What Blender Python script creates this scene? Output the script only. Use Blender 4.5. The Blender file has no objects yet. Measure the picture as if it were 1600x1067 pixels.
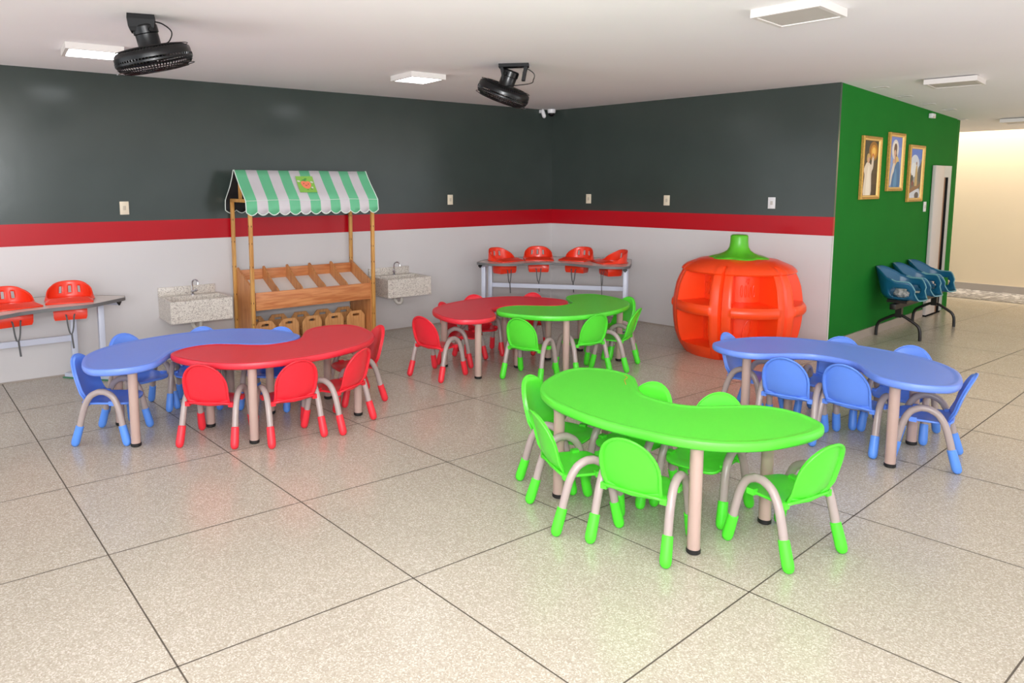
import bpy, bmesh, math, random
from mathutils import Vector, Matrix, noise
from mathutils.geometry import tessellate_polygon
PI = math.pi
random.seed(4)
SC = bpy.context.scene
COL = SC.collection

# ------------------------------------------------------------------ camera
CAM_H = 1.7005
F_PX, PITCH, ROLL = 1111.331, math.radians(6.5095), math.radians(-0.1064)
cam_d = bpy.data.cameras.new('camera')
cam_d.sensor_fit = 'HORIZONTAL'; cam_d.sensor_width = 36.0
cam_d.lens = F_PX / 1600 * 36.0
cam_d.shift_x = 81.93 / 1600; cam_d.shift_y = -116.21 / 1600
cam_d.clip_start = 0.05; cam_d.clip_end = 100
cam = bpy.data.objects.new('camera', cam_d); COL.objects.link(cam)
_r = Vector((1, 0, 0)); _u = Vector((0, math.sin(PITCH), math.cos(PITCH))); _f = Vector((0, math.cos(PITCH), -math.sin(PITCH)))
_R = _r * math.cos(ROLL) + _u * math.sin(ROLL); _U = _u * math.cos(ROLL) - _r * math.sin(ROLL)
cam.matrix_world = Matrix(((_R.x, _U.x, -_f.x, 0), (_R.y, _U.y, -_f.y, 0), (_R.z, _U.z, -_f.z, CAM_H), (0, 0, 0, 1)))
SC.camera = cam

# ------------------------------------------------------------------ light
SC.view_settings.view_transform = 'Standard'
SC.view_settings.look = 'None'
SC.view_settings.gamma = 1.0
SC.view_settings.use_curve_mapping = False
SC.view_settings.exposure = -0.06
world = bpy.data.worlds.new('daylight'); SC.world = world; world.use_nodes = True
wb = world.node_tree.nodes['Background']
wb.inputs['Color'].default_value = (0.86, 0.93, 1.0, 1); wb.inputs['Strength'].default_value = 1.6

def lamp(name, kind, loc, energy, color=(1, 1, 1), target=None, **kw):
    d = bpy.data.lights.new(name, kind); d.energy = energy; d.color = color
    for k, v in kw.items(): setattr(d, k, v)
    o = bpy.data.objects.new(name, d); COL.objects.link(o); o.location = loc
    if target is not None:
        o.rotation_euler = (Vector(target) - Vector(loc)).to_track_quat('-Z', 'Y').to_euler()
    return o
# the photographer's flash a hand above the lens, most of it bounced off the ceiling
lamp('camera_flash', 'AREA', (-0.05, -0.12, 2.05), 62, (1.0, 0.98, 0.96), target=(0.6, 6, 1.1), shape='DISK', size=0.25)
lamp('bounce_flash', 'SPOT', (-0.05, -0.15, 1.6), 1050, (0.97, 0.985, 1.0), target=(0.45, 1.5, 2.75), spot_size=math.radians(104), spot_blend=1.0, shadow_soft_size=0.06)
# unseen fill lamps added at the left and right to brighten the ceiling
lamp('left_ceiling_fill', 'AREA', (-7.5, 1.0, 0.06), 420, (1.0, 0.985, 0.97), shape='RECTANGLE', size=5.0, size_y=4.0).rotation_euler = (PI, 0, 0)
lamp('right_ceiling_fill', 'AREA', (8.5, 2.5, 0.06), 270, (1.0, 0.985, 0.97), shape='RECTANGLE', size=5.0, size_y=4.0).rotation_euler = (PI, 0, 0)
# daylight through the open side of the hall behind the camera
lamp('open_side_daylight', 'AREA', (0.4, -2.8, 1.9), 240, (0.95, 0.975, 1.0), target=(0.4, 4, 1.6), shape='RECTANGLE', size=6.0, size_y=1.4)
# sky light falling through the slot between the ceiling and the far garden wall
lamp('skylight_slot', 'AREA', (8.35, 10.9, 3.6), 430, (1.0, 0.9, 0.76), target=(8.42, 11.0, 0.0), shape='RECTANGLE', size=9.0, size_y=0.5).rotation_euler = (0, 0, math.radians(-49.2))

# ------------------------------------------------------------------ materials
def lin(c):
    if isinstance(c, str):
        c = tuple(int(c[i:i + 2], 16) for i in (0, 2, 4))
    out = []
    for v in c:
        v = v / 255.0
        out.append(v / 12.92 if v <= 0.04045 else ((v + 0.055) / 1.055) ** 2.4)
    return (*out, 1.0)
class NT:
    def __init__(s, m): s.t = m.node_tree; s.n = s.t.nodes; s.l = s.t.links
    def add(s, typ, **kw):
        n = s.n.new(typ)
        for k, v in kw.items():
            if hasattr(n, k): setattr(n, k, v)
            else: n.inputs[k].default_value = v
        return n
    def link(s, a, b): s.l.new(a, b)
MATS = {}
def mat(name, col, rough=0.5, spec=0.5, metal=0.0, var=0.0, vscale=6.0, bump=0.0, bscale=40.0, emit=None, estr=0.0, coat=0.0, alpha=None):
    if name in MATS: return MATS[name]
    m = bpy.data.materials.new(name); m.use_nodes = True
    t = NT(m); b = t.n['Principled BSDF']
    b.inputs['Base Color'].default_value = lin(col); b.inputs['Roughness'].default_value = rough
    b.inputs['Specular IOR Level'].default_value = spec; b.inputs['Metallic'].default_value = metal
    b.inputs['Coat Weight'].default_value = coat
    tc = t.add('ShaderNodeTexCoord')
    if var > 0:
        nz = t.add('ShaderNodeTexNoise'); nz.inputs['Scale'].default_value = vscale; nz.inputs['Detail'].default_value = 4
        t.link(tc.outputs['Object'], nz.inputs['Vector'])
        hs = t.add('ShaderNodeHueSaturation'); hs.inputs['Color'].default_value = lin(col)
        mr = t.add('ShaderNodeMapRange'); mr.inputs['From Min'].default_value = 0.3; mr.inputs['From Max'].default_value = 0.7
        mr.inputs['To Min'].default_value = 1 - var; mr.inputs['To Max'].default_value = 1 + var
        t.link(nz.outputs['Fac'], mr.inputs['Value']); t.link(mr.outputs['Result'], hs.inputs['Value'])
        t.link(hs.outputs['Color'], b.inputs['Base Color'])
    if bump > 0:
        n2 = t.add('ShaderNodeTexNoise'); n2.inputs['Scale'].default_value = bscale; n2.inputs['Detail'].default_value = 3
        t.link(tc.outputs['Object'], n2.inputs['Vector'])
        bp = t.add('ShaderNodeBump'); bp.inputs['Strength'].default_value = bump; bp.inputs['Distance'].default_value = 0.01
        t.link(n2.outputs['Fac'], bp.inputs['Height']); t.link(bp.outputs['Normal'], b.inputs['Normal'])
    if emit is not None:
        b.inputs['Emission Color'].default_value = lin(emit); b.inputs['Emission Strength'].default_value = estr
    MATS[name] = m
    return m
def wood(name, c1, c2, scale=3.0, axis='X', rough=0.45, rings=5.0):
    m = bpy.data.materials.new(name); m.use_nodes = True
    t = NT(m); b = t.n['Principled BSDF']; b.inputs['Roughness'].default_value = rough
    tc = t.add('ShaderNodeTexCoord'); mp = t.add('ShaderNodeMapping')
    st = {'X': (0.35, 4, 4), 'Z': (4, 4, 0.35)}[axis]
    mp.inputs['Scale'].default_value = tuple(v * scale for v in st)
    t.link(tc.outputs['Object'], mp.inputs['Vector'])
    nz = t.add('ShaderNodeTexNoise'); nz.inputs['Scale'].default_value = rings; nz.inputs['Detail'].default_value = 6; nz.inputs['Distortion'].default_value = 0.6
    t.link(mp.outputs['Vector'], nz.inputs['Vector'])
    rp = t.add('ShaderNodeValToRGB'); rp.color_ramp.elements[0].position = 0.36; rp.color_ramp.elements[0].color = lin(c2)
    rp.color_ramp.elements[1].position = 0.62; rp.color_ramp.elements[1].color = lin(c1)
    t.link(nz.outputs['Fac'], rp.inputs['Fac']); t.link(rp.outputs['Color'], b.inputs['Base Color'])
    return m
def speckle(name, base, dark, light, scale, rough, spec=0.5, patch=0.06, thr=0.25):
    m = bpy.data.materials.new(name); m.use_nodes = True
    t = NT(m); b = t.n['Principled BSDF']; b.inputs['Roughness'].default_value = rough; b.inputs['Specular IOR Level'].default_value = spec
    tc = t.add('ShaderNodeTexCoord')
    vo = t.add('ShaderNodeTexVoronoi'); vo.inputs['Scale'].default_value = scale
    t.link(tc.outputs['Object'], vo.inputs['Vector'])
    sep = t.add('ShaderNodeSeparateColor'); t.link(vo.outputs['Color'], sep.inputs['Color'])
    rp = t.add('ShaderNodeValToRGB'); rp.color_ramp.interpolation = 'CONSTANT'
    e = rp.color_ramp.elements; e[0].position = 0; e[0].color = lin(dark); e[1].position = thr; e[1].color = lin(base)
    e2 = e.new(0.78); e2.color = lin(light)
    t.link(sep.outputs['Red'], rp.inputs['Fac'])
    nz = t.add('ShaderNodeTexNoise'); nz.inputs['Scale'].default_value = 1.3; nz.inputs['Detail'].default_value = 5
    t.link(tc.outputs['Object'], nz.inputs['Vector'])
    mr = t.add('ShaderNodeMapRange'); mr.inputs['From Min'].default_value = 0.3; mr.inputs['From Max'].default_value = 0.7
    mr.inputs['To Min'].default_value = 1 - patch; mr.inputs['To Max'].default_value = 1 + patch
    t.link(nz.outputs['Fac'], mr.inputs['Value'])
    hs = t.add('ShaderNodeHueSaturation'); t.link(rp.outputs['Color'], hs.inputs['Color']); t.link(mr.outputs['Result'], hs.inputs['Value'])
    t.link(hs.outputs['Color'], b.inputs['Base Color'])
    r2 = t.add('ShaderNodeMapRange'); r2.inputs['To Min'].default_value = rough * 0.8; r2.inputs['To Max'].default_value = rough * 1.25
    t.link(nz.outputs['Fac'], r2.inputs['Value']); t.link(r2.outputs['Result'], b.inputs['Roughness'])
    return m

M_FLOOR = speckle('polished_terrazzo', (184, 175, 160), (172, 162, 146), (204, 197, 185), 190, 0.24, 0.5, 0.04, 0.25)
M_JOINT = mat('floor_joint', (88, 80, 70), 0.7)
M_CEIL = mat('ceiling_paint', (236, 232, 233), 0.85, 0.2, var=0.012, vscale=1.2)
M_DARK = mat('slate_gloss_paint', (56, 64, 60), 0.2, 0.45, var=0.06, vscale=2.0, bump=0.10, bscale=5)
M_RED = mat('red_gloss_tile', (180, 8, 26), 0.3, 0.3, var=0.03, vscale=2.0)
M_WHITE = mat('white_wall_tile', (212, 208, 208), 0.4, 0.3, var=0.015, vscale=1.5)
M_GREENW = mat('green_wall_paint', (26, 116, 38), 0.8, 0.12, var=0.05, vscale=2.0)
M_CREAM = mat('cream_wall_paint', (226, 206, 176), 0.8, 0.2, var=0.02, vscale=1.0)
M_BASE = mat('grey_stone_baseboard', (168, 156, 146), 0.4, var=0.03)
M_PEB = speckle('pale_pebbles', (128, 122, 116), (98, 92, 88), (158, 152, 146), 22, 0.8)
GREEN = mat('lime_green_plastic', (88, 226, 56), 0.30, 0.5, bump=0.05, bscale=60)
REDP = mat('red_plastic', (238, 42, 58), 0.30, 0.5, bump=0.05, bscale=60)
BLUEP = mat('blue_plastic', (100, 144, 240), 0.30, 0.5, bump=0.05, bscale=60)
GREEN_T = mat('lime_green_table_plastic', (92, 224, 62), 0.36, 0.5, bump=0.10, bscale=120)
RED_T = mat('red_table_plastic', (230, 50, 66), 0.36, 0.5, bump=0.10, bscale=120)
BLUE_T = mat('blue_table_plastic', (112, 146, 238), 0.36, 0.5, bump=0.10, bscale=120)
GREEN_C = mat('green_foot_plastic', (82, 230, 48), 0.42)
RED_C = mat('red_foot_plastic', (240, 48, 62), 0.42)
BLUE_C = mat('blue_foot_plastic', (92, 148, 238), 0.42)
M_TUBE = mat('grey_enamel_tube', (172, 156, 152), 0.25, 0.5)
M_LEG = mat('table_leg_enamel', (192, 164, 154), 0.3, 0.5, var=0.02)
M_BLACK = mat('black_rubber', (24, 22, 22), 0.6)
M_BLACKP = mat('black_plastic', (12, 12, 14), 0.3, 0.4)
M_BLACKM = mat('black_satin_plastic', (10, 10, 12), 0.55, 0.25)
M_ORANGE = mat('orange_moulded_plastic', (255, 74, 22), 0.34, 0.5, bump=0.03, bscale=50)
M_STEM = mat('green_moulded_stem', (88, 184, 34), 0.34, 0.5)
M_SEAT = mat('coral_red_plastic', (244, 60, 32), 0.28, 0.5)
M_STRAP = mat('grey_webbing', (92, 92, 94), 0.8)
M_TOP = mat('pale_laminate', (206, 196, 188), 0.22, 0.5, var=0.02)
M_EDGE = mat('grey_table_edge', (112, 112, 112), 0.45)
M_STEEL = mat('pale_blue_enamel_steel', (205, 210, 226), 0.35, 0.5)
M_FOOTG = mat('green_foot_band', (70, 130, 96), 0.5)
M_PINE = wood('pine_post', (214, 162, 88), (188, 130, 62), 2.0, 'Z')
M_BOARD = wood('amber_wood_board', (216, 146, 92), (190, 112, 64), 2.2, 'X')
M_BOARDV = wood('amber_wood_panel', (214, 150, 94), (192, 122, 70), 2.2, 'Z')
M_CRATE = wood('pale_crate_wood', (222, 166, 108), (202, 140, 84), 2.6, 'Z')
M_KNOT = mat('pine_knot', (70, 40, 18), 0.6)
M_SLOT = mat('shadowed_slot_wood', (96, 54, 26), 0.7)
M_BINW = mat('white_bin_base', (232, 228, 224), 0.5)
M_AWG = mat('mint_green_canvas', (104, 188, 142), 0.42, 0.5, var=0.03)
M_AWW = mat('white_canvas', (206, 200, 204), 0.42, 0.5, var=0.02)
M_AWIN = mat('black_awning_inside', (22, 22, 24), 0.7)  # colours the inner faces of the awning black
AWO = -1.0
M_PIPE = mat('white_piping', (226, 236, 228), 0.6)
M_GRAN = speckle('cream_granite', (212, 204, 194), (172, 162, 154), (224, 217, 208), 150, 0.3, 0.5, 0.04, 0.2)
M_CHROME = mat('chrome', (200, 200, 205), 0.12, 0.5, metal=1.0)
M_PVC = mat('white_pvc', (214, 208, 200), 0.4)
M_PLATE = mat('ivory_switch_plate', (226, 214, 190), 0.4)
M_PLATEW = mat('white_switch_plate', (226, 224, 226), 0.4)
M_PLATED = mat('socket_insert', (196, 184, 164), 0.5)
M_LAMPW = mat('white_enamel_panel', (214, 208, 204), 0.5)
M_DIFF_OFF = mat('opal_diffuser', (190, 184, 178), 0.6)
M_DIFF_ON = mat('lit_diffuser', (255, 255, 255), 0.6, emit=(246, 250, 255), estr=11.0)
M_TEAL = mat('teal_seat_plastic', (24, 92, 128), 0.28, 0.5)
M_TEALE = mat('pale_teal_edge', (120, 170, 178), 0.4)  # paler teal for the tube along the arm rims
M_BENCH = mat('black_bench_steel', (24, 20, 20), 0.35)
M_GOLD = mat('gilt_frame', (196, 150, 72), 0.4, 0.5, metal=0.35, var=0.18, vscale=60, bump=0.5, bscale=90)
M_GOLD2 = mat('gilt_frame_inner', (226, 186, 110), 0.4, 0.5, metal=0.3)
M_DOOR = mat('white_door_leaf', (206, 198, 194), 0.45)
M_DOORD = mat('dark_door_gap', (14, 16, 20), 0.9, 0.05)
M_DOORB = mat('brown_door_edge', (132, 92, 66), 0.5)
M_ALU = mat('aluminium_jamb', (176, 186, 196), 0.35, metal=0.4)
M_BAG = mat('crumpled_white_bag', (178, 176, 172), 0.5, var=0.12, vscale=14)
M_PAPER = mat('white_paper', (220, 216, 206), 0.7)
M_YEL = mat('yellow_card', (222, 186, 90), 0.6)

# ------------------------------------------------------------------ mesh helpers
class MB:
    def __init__(s): s.bm = bmesh.new(); s.mi = 0
    def v(s, p): return s.bm.verts.new(p)
    def f(s, vs, mi=None):
        try:
            fc = s.bm.faces.new(vs); fc.material_index = s.mi if mi is None else mi; fc.smooth = True; return fc
        except ValueError: return None
    def box(s, lo, hi, mi=None, M=None):
        P = [(x, y, z) for z in (lo[2], hi[2]) for y in (lo[1], hi[1]) for x in (lo[0], hi[0])]
        V = [s.v(M @ Vector(p) if M else p) for p in P]
        for q in ((0, 2, 3, 1), (4, 5, 7, 6), (0, 1, 5, 4), (2, 6, 7, 3), (0, 4, 6, 2), (1, 3, 7, 5)): s.f([V[i] for i in q], mi)
        return V
    def bbox(s, lo, hi, bev=0.004, mi=None, seg=2):
        n0 = set(s.bm.verts); s.box(lo, hi, mi)
        nv = [v for v in s.bm.verts if v not in n0]
        ed = list({e for v in nv for e in v.link_edges})
        r = bmesh.ops.bevel(s.bm, geom=ed, offset=bev, segments=seg, profile=0.5, affect='EDGES')
        for fc in r['faces']:
            fc.smooth = True
            if mi is not None: fc.material_index = mi
    def prism(s, pts, axis, a, b, mi=None):
        # pts 2-D polygon; axis 'X','Y','Z' is the extrusion axis
        def P(u, w, t): return {'X': (t, u, w), 'Y': (u, t, w), 'Z': (u, w, t)}[axis]
        A = [s.v(P(u, w, a)) for u, w in pts]; B = [s.v(P(u, w, b)) for u, w in pts]
        n = len(pts); fa = s.f(A[::-1], mi); fb = s.f(B, mi)
        for i in range(n): s.f([A[i], A[(i + 1) % n], B[(i + 1) % n], B[i]], mi)
    def holed(s, outer, holes, axis, a, b, mi=None):
        def P(u, w, t): return {'X': (t, u, w), 'Y': (u, t, w), 'Z': (u, w, t)}[axis]
        loops = [outer] + holes
        tri = tessellate_polygon([[Vector((u, w, 0)) for u, w in lp] for lp in loops])
        flat = [p for lp in loops for p in lp]
        A = [s.v(P(u, w, a)) for u, w in flat]; B = [s.v(P(u, w, b)) for u, w in flat]
        for t in tri:
            s.f([A[i] for i in t], mi); s.f([B[i] for i in reversed(t)], mi)
        o = 0
        for lp in loops:
            n = len(lp)
            for i in range(n):
                j = (i + 1) % n; s.f([A[o + i], A[o + j], B[o + j], B[o + i]], mi)
            o += n
    def tube(s, path, r, n=12, mi=None, closed=False, caps=True):
        path = [Vector(p) for p in path]; m = len(path)
        rs = r if isinstance(r, (list, tuple)) else [r] * m
        T = []
        for i in range(m):
            a = path[(i - 1) % m] if (closed or i > 0) else path[i]; b = path[(i + 1) % m] if (closed or i < m - 1) else path[i]
            T.append((b - a).normalized())
        up = Vector((0, 0, 1)) if abs(T[0].z) < 0.9 else Vector((1, 0, 0))
        N = (up - T[0] * up.dot(T[0])).normalized(); rings = []
        for i in range(m):
            N = (N - T[i] * N.dot(T[i])).normalized(); Bn = T[i].cross(N)
            rings.append([s.v(path[i] + (N * math.cos(2 * PI * k / n) + Bn * math.sin(2 * PI * k / n)) * rs[i]) for k in range(n)])
        for i in range(m if closed else m - 1):
            A, B = rings[i], rings[(i + 1) % m]
            for k in range(n): s.f([A[k], A[(k + 1) % n], B[(k + 1) % n], B[k]], mi)
        if caps and not closed: s.f(rings[0][::-1], mi); s.f(rings[-1], mi)
    def lathe(s, prof, n=32, mi=None, M=None, a0=0, a1=2 * PI):
        full = abs(a1 - a0 - 2 * PI) < 1e-6; k = n if full else n + 1; rings = []
        for r, z in prof:
            if r < 1e-6:
                p = Vector((0, 0, z)); rings.append([s.v(M @ p if M else p)]); continue
            R = []
            for i in range(k):
                a = a0 + (a1 - a0) * i / n; p = Vector((r * math.cos(a), r * math.sin(a), z)); R.append(s.v(M @ p if M else p))
            rings.append(R)
        for A, B in zip(rings, rings[1:]):
            for i in range(n):
                j = (i + 1) % k if full else i + 1
                if len(A) == 1 and len(B) == 1: continue
                if len(A) == 1: s.f([A[0], B[j], B[i]], mi)
                elif len(B) == 1: s.f([A[i], A[j], B[0]], mi)
                else: s.f([A[i], A[j], B[j], B[i]], mi)
    def grid(s, P, mi=None, closeu=False, skip=None):
        V = [[s.v(p) for p in row] for row in P]
        nu = len(V); nv = len(V[0])
        for i in range(nu if closeu else nu - 1):
            for j in range(nv - 1):
                if skip and skip(i, j): continue
                a = (i + 1) % nu
                s.f([V[i][j], V[a][j], V[a][j + 1], V[i][j + 1]], mi)
        return V
    def rings(s, loops, cap0=False, cap1=False, mi=None):
        V = [[s.v(p) for p in lp] for lp in loops]; n = len(V[0])
        for A, B in zip(V, V[1:]):
            for k in range(n): s.f([A[k], A[(k + 1) % n], B[(k + 1) % n], B[k]], mi)
        if cap0: s.f(V[0][::-1], mi)
        if cap1: s.f(V[-1], mi)
        return V
    def build(s, name, mats, parent=None, loc=(0, 0, 0), rotz=0.0, sharp=35, solid=0.0, soff=0.0, flat=False, fixn=True):
        if fixn: bmesh.ops.recalc_face_normals(s.bm, faces=s.bm.faces[:])
        me = bpy.data.meshes.new(name); s.bm.to_mesh(me); s.bm.free()
        if flat:
            for p in me.polygons: p.use_smooth = False
        else: me.set_sharp_from_angle(angle=math.radians(sharp))
        for m in (mats if isinstance(mats, (list, tuple)) else [mats]): me.materials.append(m)
        o = bpy.data.objects.new(name, me); COL.objects.link(o)
        o.location = loc; o.rotation_euler = (0, 0, rotz)
        if parent: o.parent = parent
        if solid:
            md = o.modifiers.new('thickness', 'SOLIDIFY'); md.thickness = solid; md.offset = soff
        return o
def catmull(pts, k=6, closed=False):
    P = [Vector(p) for p in pts]; n = len(P); out = []
    for i in range(n if closed else n - 1):
        a = P[(i - 1) % n] if (closed or i > 0) else P[0] * 2 - P[1]
        b = P[i]; c = P[(i + 1) % n]
        d = P[(i + 2) % n] if (closed or i < n - 2) else P[-1] * 2 - P[-2]
        for q in range(k):
            t = q / k
            out.append(0.5 * ((2 * b) + (c - a) * t + (2 * a - 5 * b + 4 * c - d) * t * t + (3 * b - a - 3 * c + d) * t ** 3))
    if not closed: out.append(P[-1])
    return out
def tag(o, label, cat, group=None):
    o['label'] = label; o['category'] = cat
    if group: o['group'] = group
    return o
def thing(name, label, cat, loc=(0, 0, 0), rotz=0.0, group=None):
    o = bpy.data.objects.new(name, None); COL.objects.link(o); o.empty_display_size = 0.1
    o.location = loc; o.rotation_euler = (0, 0, rotz)
    return tag(o, label, cat, group)
def structure(o): o['kind'] = 'structure'; return o
def copy_tree(o, parent=None):
    c = o.copy(); COL.objects.link(c)
    if parent: c.parent = parent
    for ch in list(o.children): copy_tree(ch, c)
    return c

# ------------------------------------------------------------------ room frame
HC, HB, HT = 2.7157, 1.1878, 1.3795
AL, AR, AG = math.radians(36.0528), math.radians(-46.1212), math.radians(40.7999)
K = Vector((1.2700, 9.8290, 0)); C = Vector((3.7882, 7.2100, 0)); E = Vector((6.7180, 9.7395, 0))
LR, LG = 3.6334, 3.8709
def on_wall(org, ang, s, off, z=0.0):
    return org + Vector((math.cos(ang), math.sin(ang), 0)) * s + Vector((math.sin(ang), -math.cos(ang), 0)) * off + Vector((0, 0, z))
def LW(s, off=0, z=0): return on_wall(K, AL, s, off, z)
def RW(s, off=0, z=0): return on_wall(K, AR, s, off, z)
def GW(s, off=0, z=0): return on_wall(C, AG, s, off, z)
AF = math.radians(-49.2)
Fp = Vector((8.45, 11.3, 0)); dF = Vector((math.cos(AF), math.sin(AF), 0)); nF = Vector((math.sin(AF), -math.cos(AF), 0))
vC = (C - Fp).dot(nF)
def ceil_h(p): return HC - 0.035 * max(0.0, vC - (Vector(p) - Fp).dot(nF))

# floor with its joints
def seg_line(mb, m, ang, t0, t1, w):
    d = Vector((math.cos(ang), math.sin(ang), 0)); n = Vector((-d.y, d.x, 0)); m = Vector((m[0], m[1], 0.0006))
    A, B = m + d * t0, m + d * t1
    mb.f([mb.v(A + n * w), mb.v(A - n * w), mb.v(B - n * w), mb.v(B + n * w)], 1)
mb = MB()
fl = [(-11, -5), (12, -5), (12, 14), (-11, 14)]
mb.box((-11, -5, -0.1), (13, 15, 0.0), 0)
J = math.radians
for ang, mx, my in ((-51.0, -2.117, 3.728), (-49.0, -0.742, 3.549), (-47.7, .54, 3.564), (-46.9, 1.428, 4.168), (-46.2, 2.824, 4.164), (-46.9, 3.619, 4.752), (-44, 4.22, 5.452),
                    (-47, 5.1, 6.0), (-47, 5.9, 6.7), (-47, 6.7, 7.4), (-50.5, -3.1, 3.1)):
    seg_line(mb, (mx, my), J(ang), -9, 9, 0.0032)
for ang, mx, my in ((37, -3.4, 5.25), (38.5, -2.799, 4.645), (36.0, -1.361, 4.508), (35.6, -.746, 3.768), (35.5, -.461, 2.747), (40.1, 2.496, 3.897), (38, 2.3, 2.6), (38, 2.9, 1.75)):
    seg_line(mb, (mx, my), J(ang), -9, 8 if my > 4.4 else 11, 0.0032)
floor = structure(mb.build('floor', [M_FLOOR, M_JOINT], flat=True, fixn=False))

# walls
mb = MB()
for z0, z1, i in ((0, HB, 0), (HB, HT, 1), (HT, HC, 2)): mb.box((-9.5, 0, z0), (0.12, 0.15, z1), i)
structure(mb.build('wall_left', [M_WHITE, M_RED, M_DARK], loc=K, rotz=AL, flat=True))
mb = MB()
for z0, z1, i in ((0, HB, 0), (HB, HT, 1), (HT, HC, 2)): mb.box((0, 0, z0), (LR, 0.15, z1), i)
structure(mb.build('wall_right', [M_WHITE, M_RED, M_DARK], loc=K, rotz=AR, flat=True))
mb = MB()
hE = ceil_h(E)
mb.prism([(0.0, 0.0), (LG, 0.0), (LG, hE), (0.0, HC)], 'Y', 0.002, 0.15)
structure(mb.build('wall_green', M_GREENW, loc=C, rotz=AG, flat=True))
mb = MB()
mb.prism([(0.0, 0.0), (3.2, 0.0), (3.2, 2.5), (0.0, hE)], 'Y', -0.15, 0.0)
structure(mb.build('wall_passage', M_GREENW, loc=E, rotz=AG + PI / 2 + 0.08, flat=True))
mb = MB(); mb.box((-6, 0, 0), (9, 0.15, 4.2))
structure(mb.build('wall_far', M_CREAM, loc=Fp, rotz=AF, flat=True))
mb = MB(); mb.box((-6, -0.015, 0), (9, 0.0, 0.12))
structure(mb.build('baseboard_far', M_BASE, loc=Fp, rotz=AF, flat=True))
mb = MB(); mb.box((0.0, -0.014, 0), (2.93, 0.001, 0.095))
structure(mb.build('baseboard_green', M_BASE, loc=C, rotz=AG, flat=True))
mb = MB(); mb.box((-9.5, -0.004, 0), (0, 0.001, 0.012))
structure(mb.build('baseboard_left', M_BASE, loc=K, rotz=AL, flat=True))
mb = MB(); mb.box((0, -0.004, 0), (LR, 0.001, 0.012))
structure(mb.build('baseboard_right', M_BASE, loc=K, rotz=AR, flat=True))
# ceiling slab, dipping slightly over the passage, ending short of the garden wall
mb = MB()
def cp(u, v, dz=0):
    p = Fp + dF * u + nF * v; return (p.x, p.y, ceil_h(p) + dz)
rows = [0.53, vC, 16.5]
lo = [[cp(u, v) for v in rows] for u in (-16, 13)]; hi = [[cp(u, v, 0.15) for v in rows] for u in (-16, 13)]
mb.rings([[lo[0][0], lo[1][0], lo[1][1], lo[1][2], lo[0][2], lo[0][1]], [hi[0][0], hi[1][0], hi[1][1], hi[1][2], hi[0][2], hi[0][1]]])
for L in (lo, hi):
    for j in (0, 1): mb.f([mb.v(L[0][j]), mb.v(L[1][j]), mb.v(L[1][j + 1]), mb.v(L[0][j + 1])])
bmesh.ops.remove_doubles(mb.bm, verts=mb.bm.verts[:], dist=1e-5)
structure(mb.build('ceiling', M_CEIL, flat=True))
# pebble bed in front of the garden wall
mb = MB(); NXp, NYp = 160, 16
mb.grid([[(-6 + 15 * i / NXp, -1.05 * j / NYp - 0.016, 0.004 + 0.022 * abs(noise.noise(Vector((i * 0.9, j * 0.7, 0.3)))) * (0 if j == NYp else 1)) for j in range(NYp + 1)] for i in range(NXp + 1)])
po = mb.build('pebble_bed', M_PEB, loc=Fp, rotz=AF); po['kind'] = 'stuff'
tag(po, 'strip of pale pebbles along the foot of the cream far wall', 'pebbles')

# sliding door on the green wall
door = structure(bpy.data.objects.new('door_1', None)); COL.objects.link(door)
door.location = C; door.rotation_euler = (0, 0, AG)
mb = MB(); mb.bbox((2.94, -0.045, 0.02), (3.30, -0.006, 1.95), 0.004); mb.build('leaf', M_DOOR, door)
mb = MB(); mb.box((3.30, -0.045, 0.02), (3.345, -0.004, 1.80), 0); mb.build('leaf_edge', M_DOORB, door, flat=True)
mb = MB(); mb.box((3.345, -0.043, 0.02), (3.465, -0.003, 1.80), 0); mb.build('dark_gap', M_DOORD, door, flat=True)
mb = MB(); mb.box((3.465, -0.045, 0.02), (3.585, -0.003, 1.95), 0); mb.box((3.30, -0.045, 1.80), (3.465, -0.003, 1.95), 0); mb.build('jamb', M_ALU, door, flat=True)
mb = MB(); mb.box((3.585, -0.03, 0.02), (3.62, -0.003, 1.95), 0); mb.build('jamb_edge', M_DOORB, door, flat=True)
mb = MB(); mb.box((2.94, -0.05, 0.002), (3.5, -0.003, 0.02)); mb.build('threshold', M_DOORD, door, flat=True)

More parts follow.
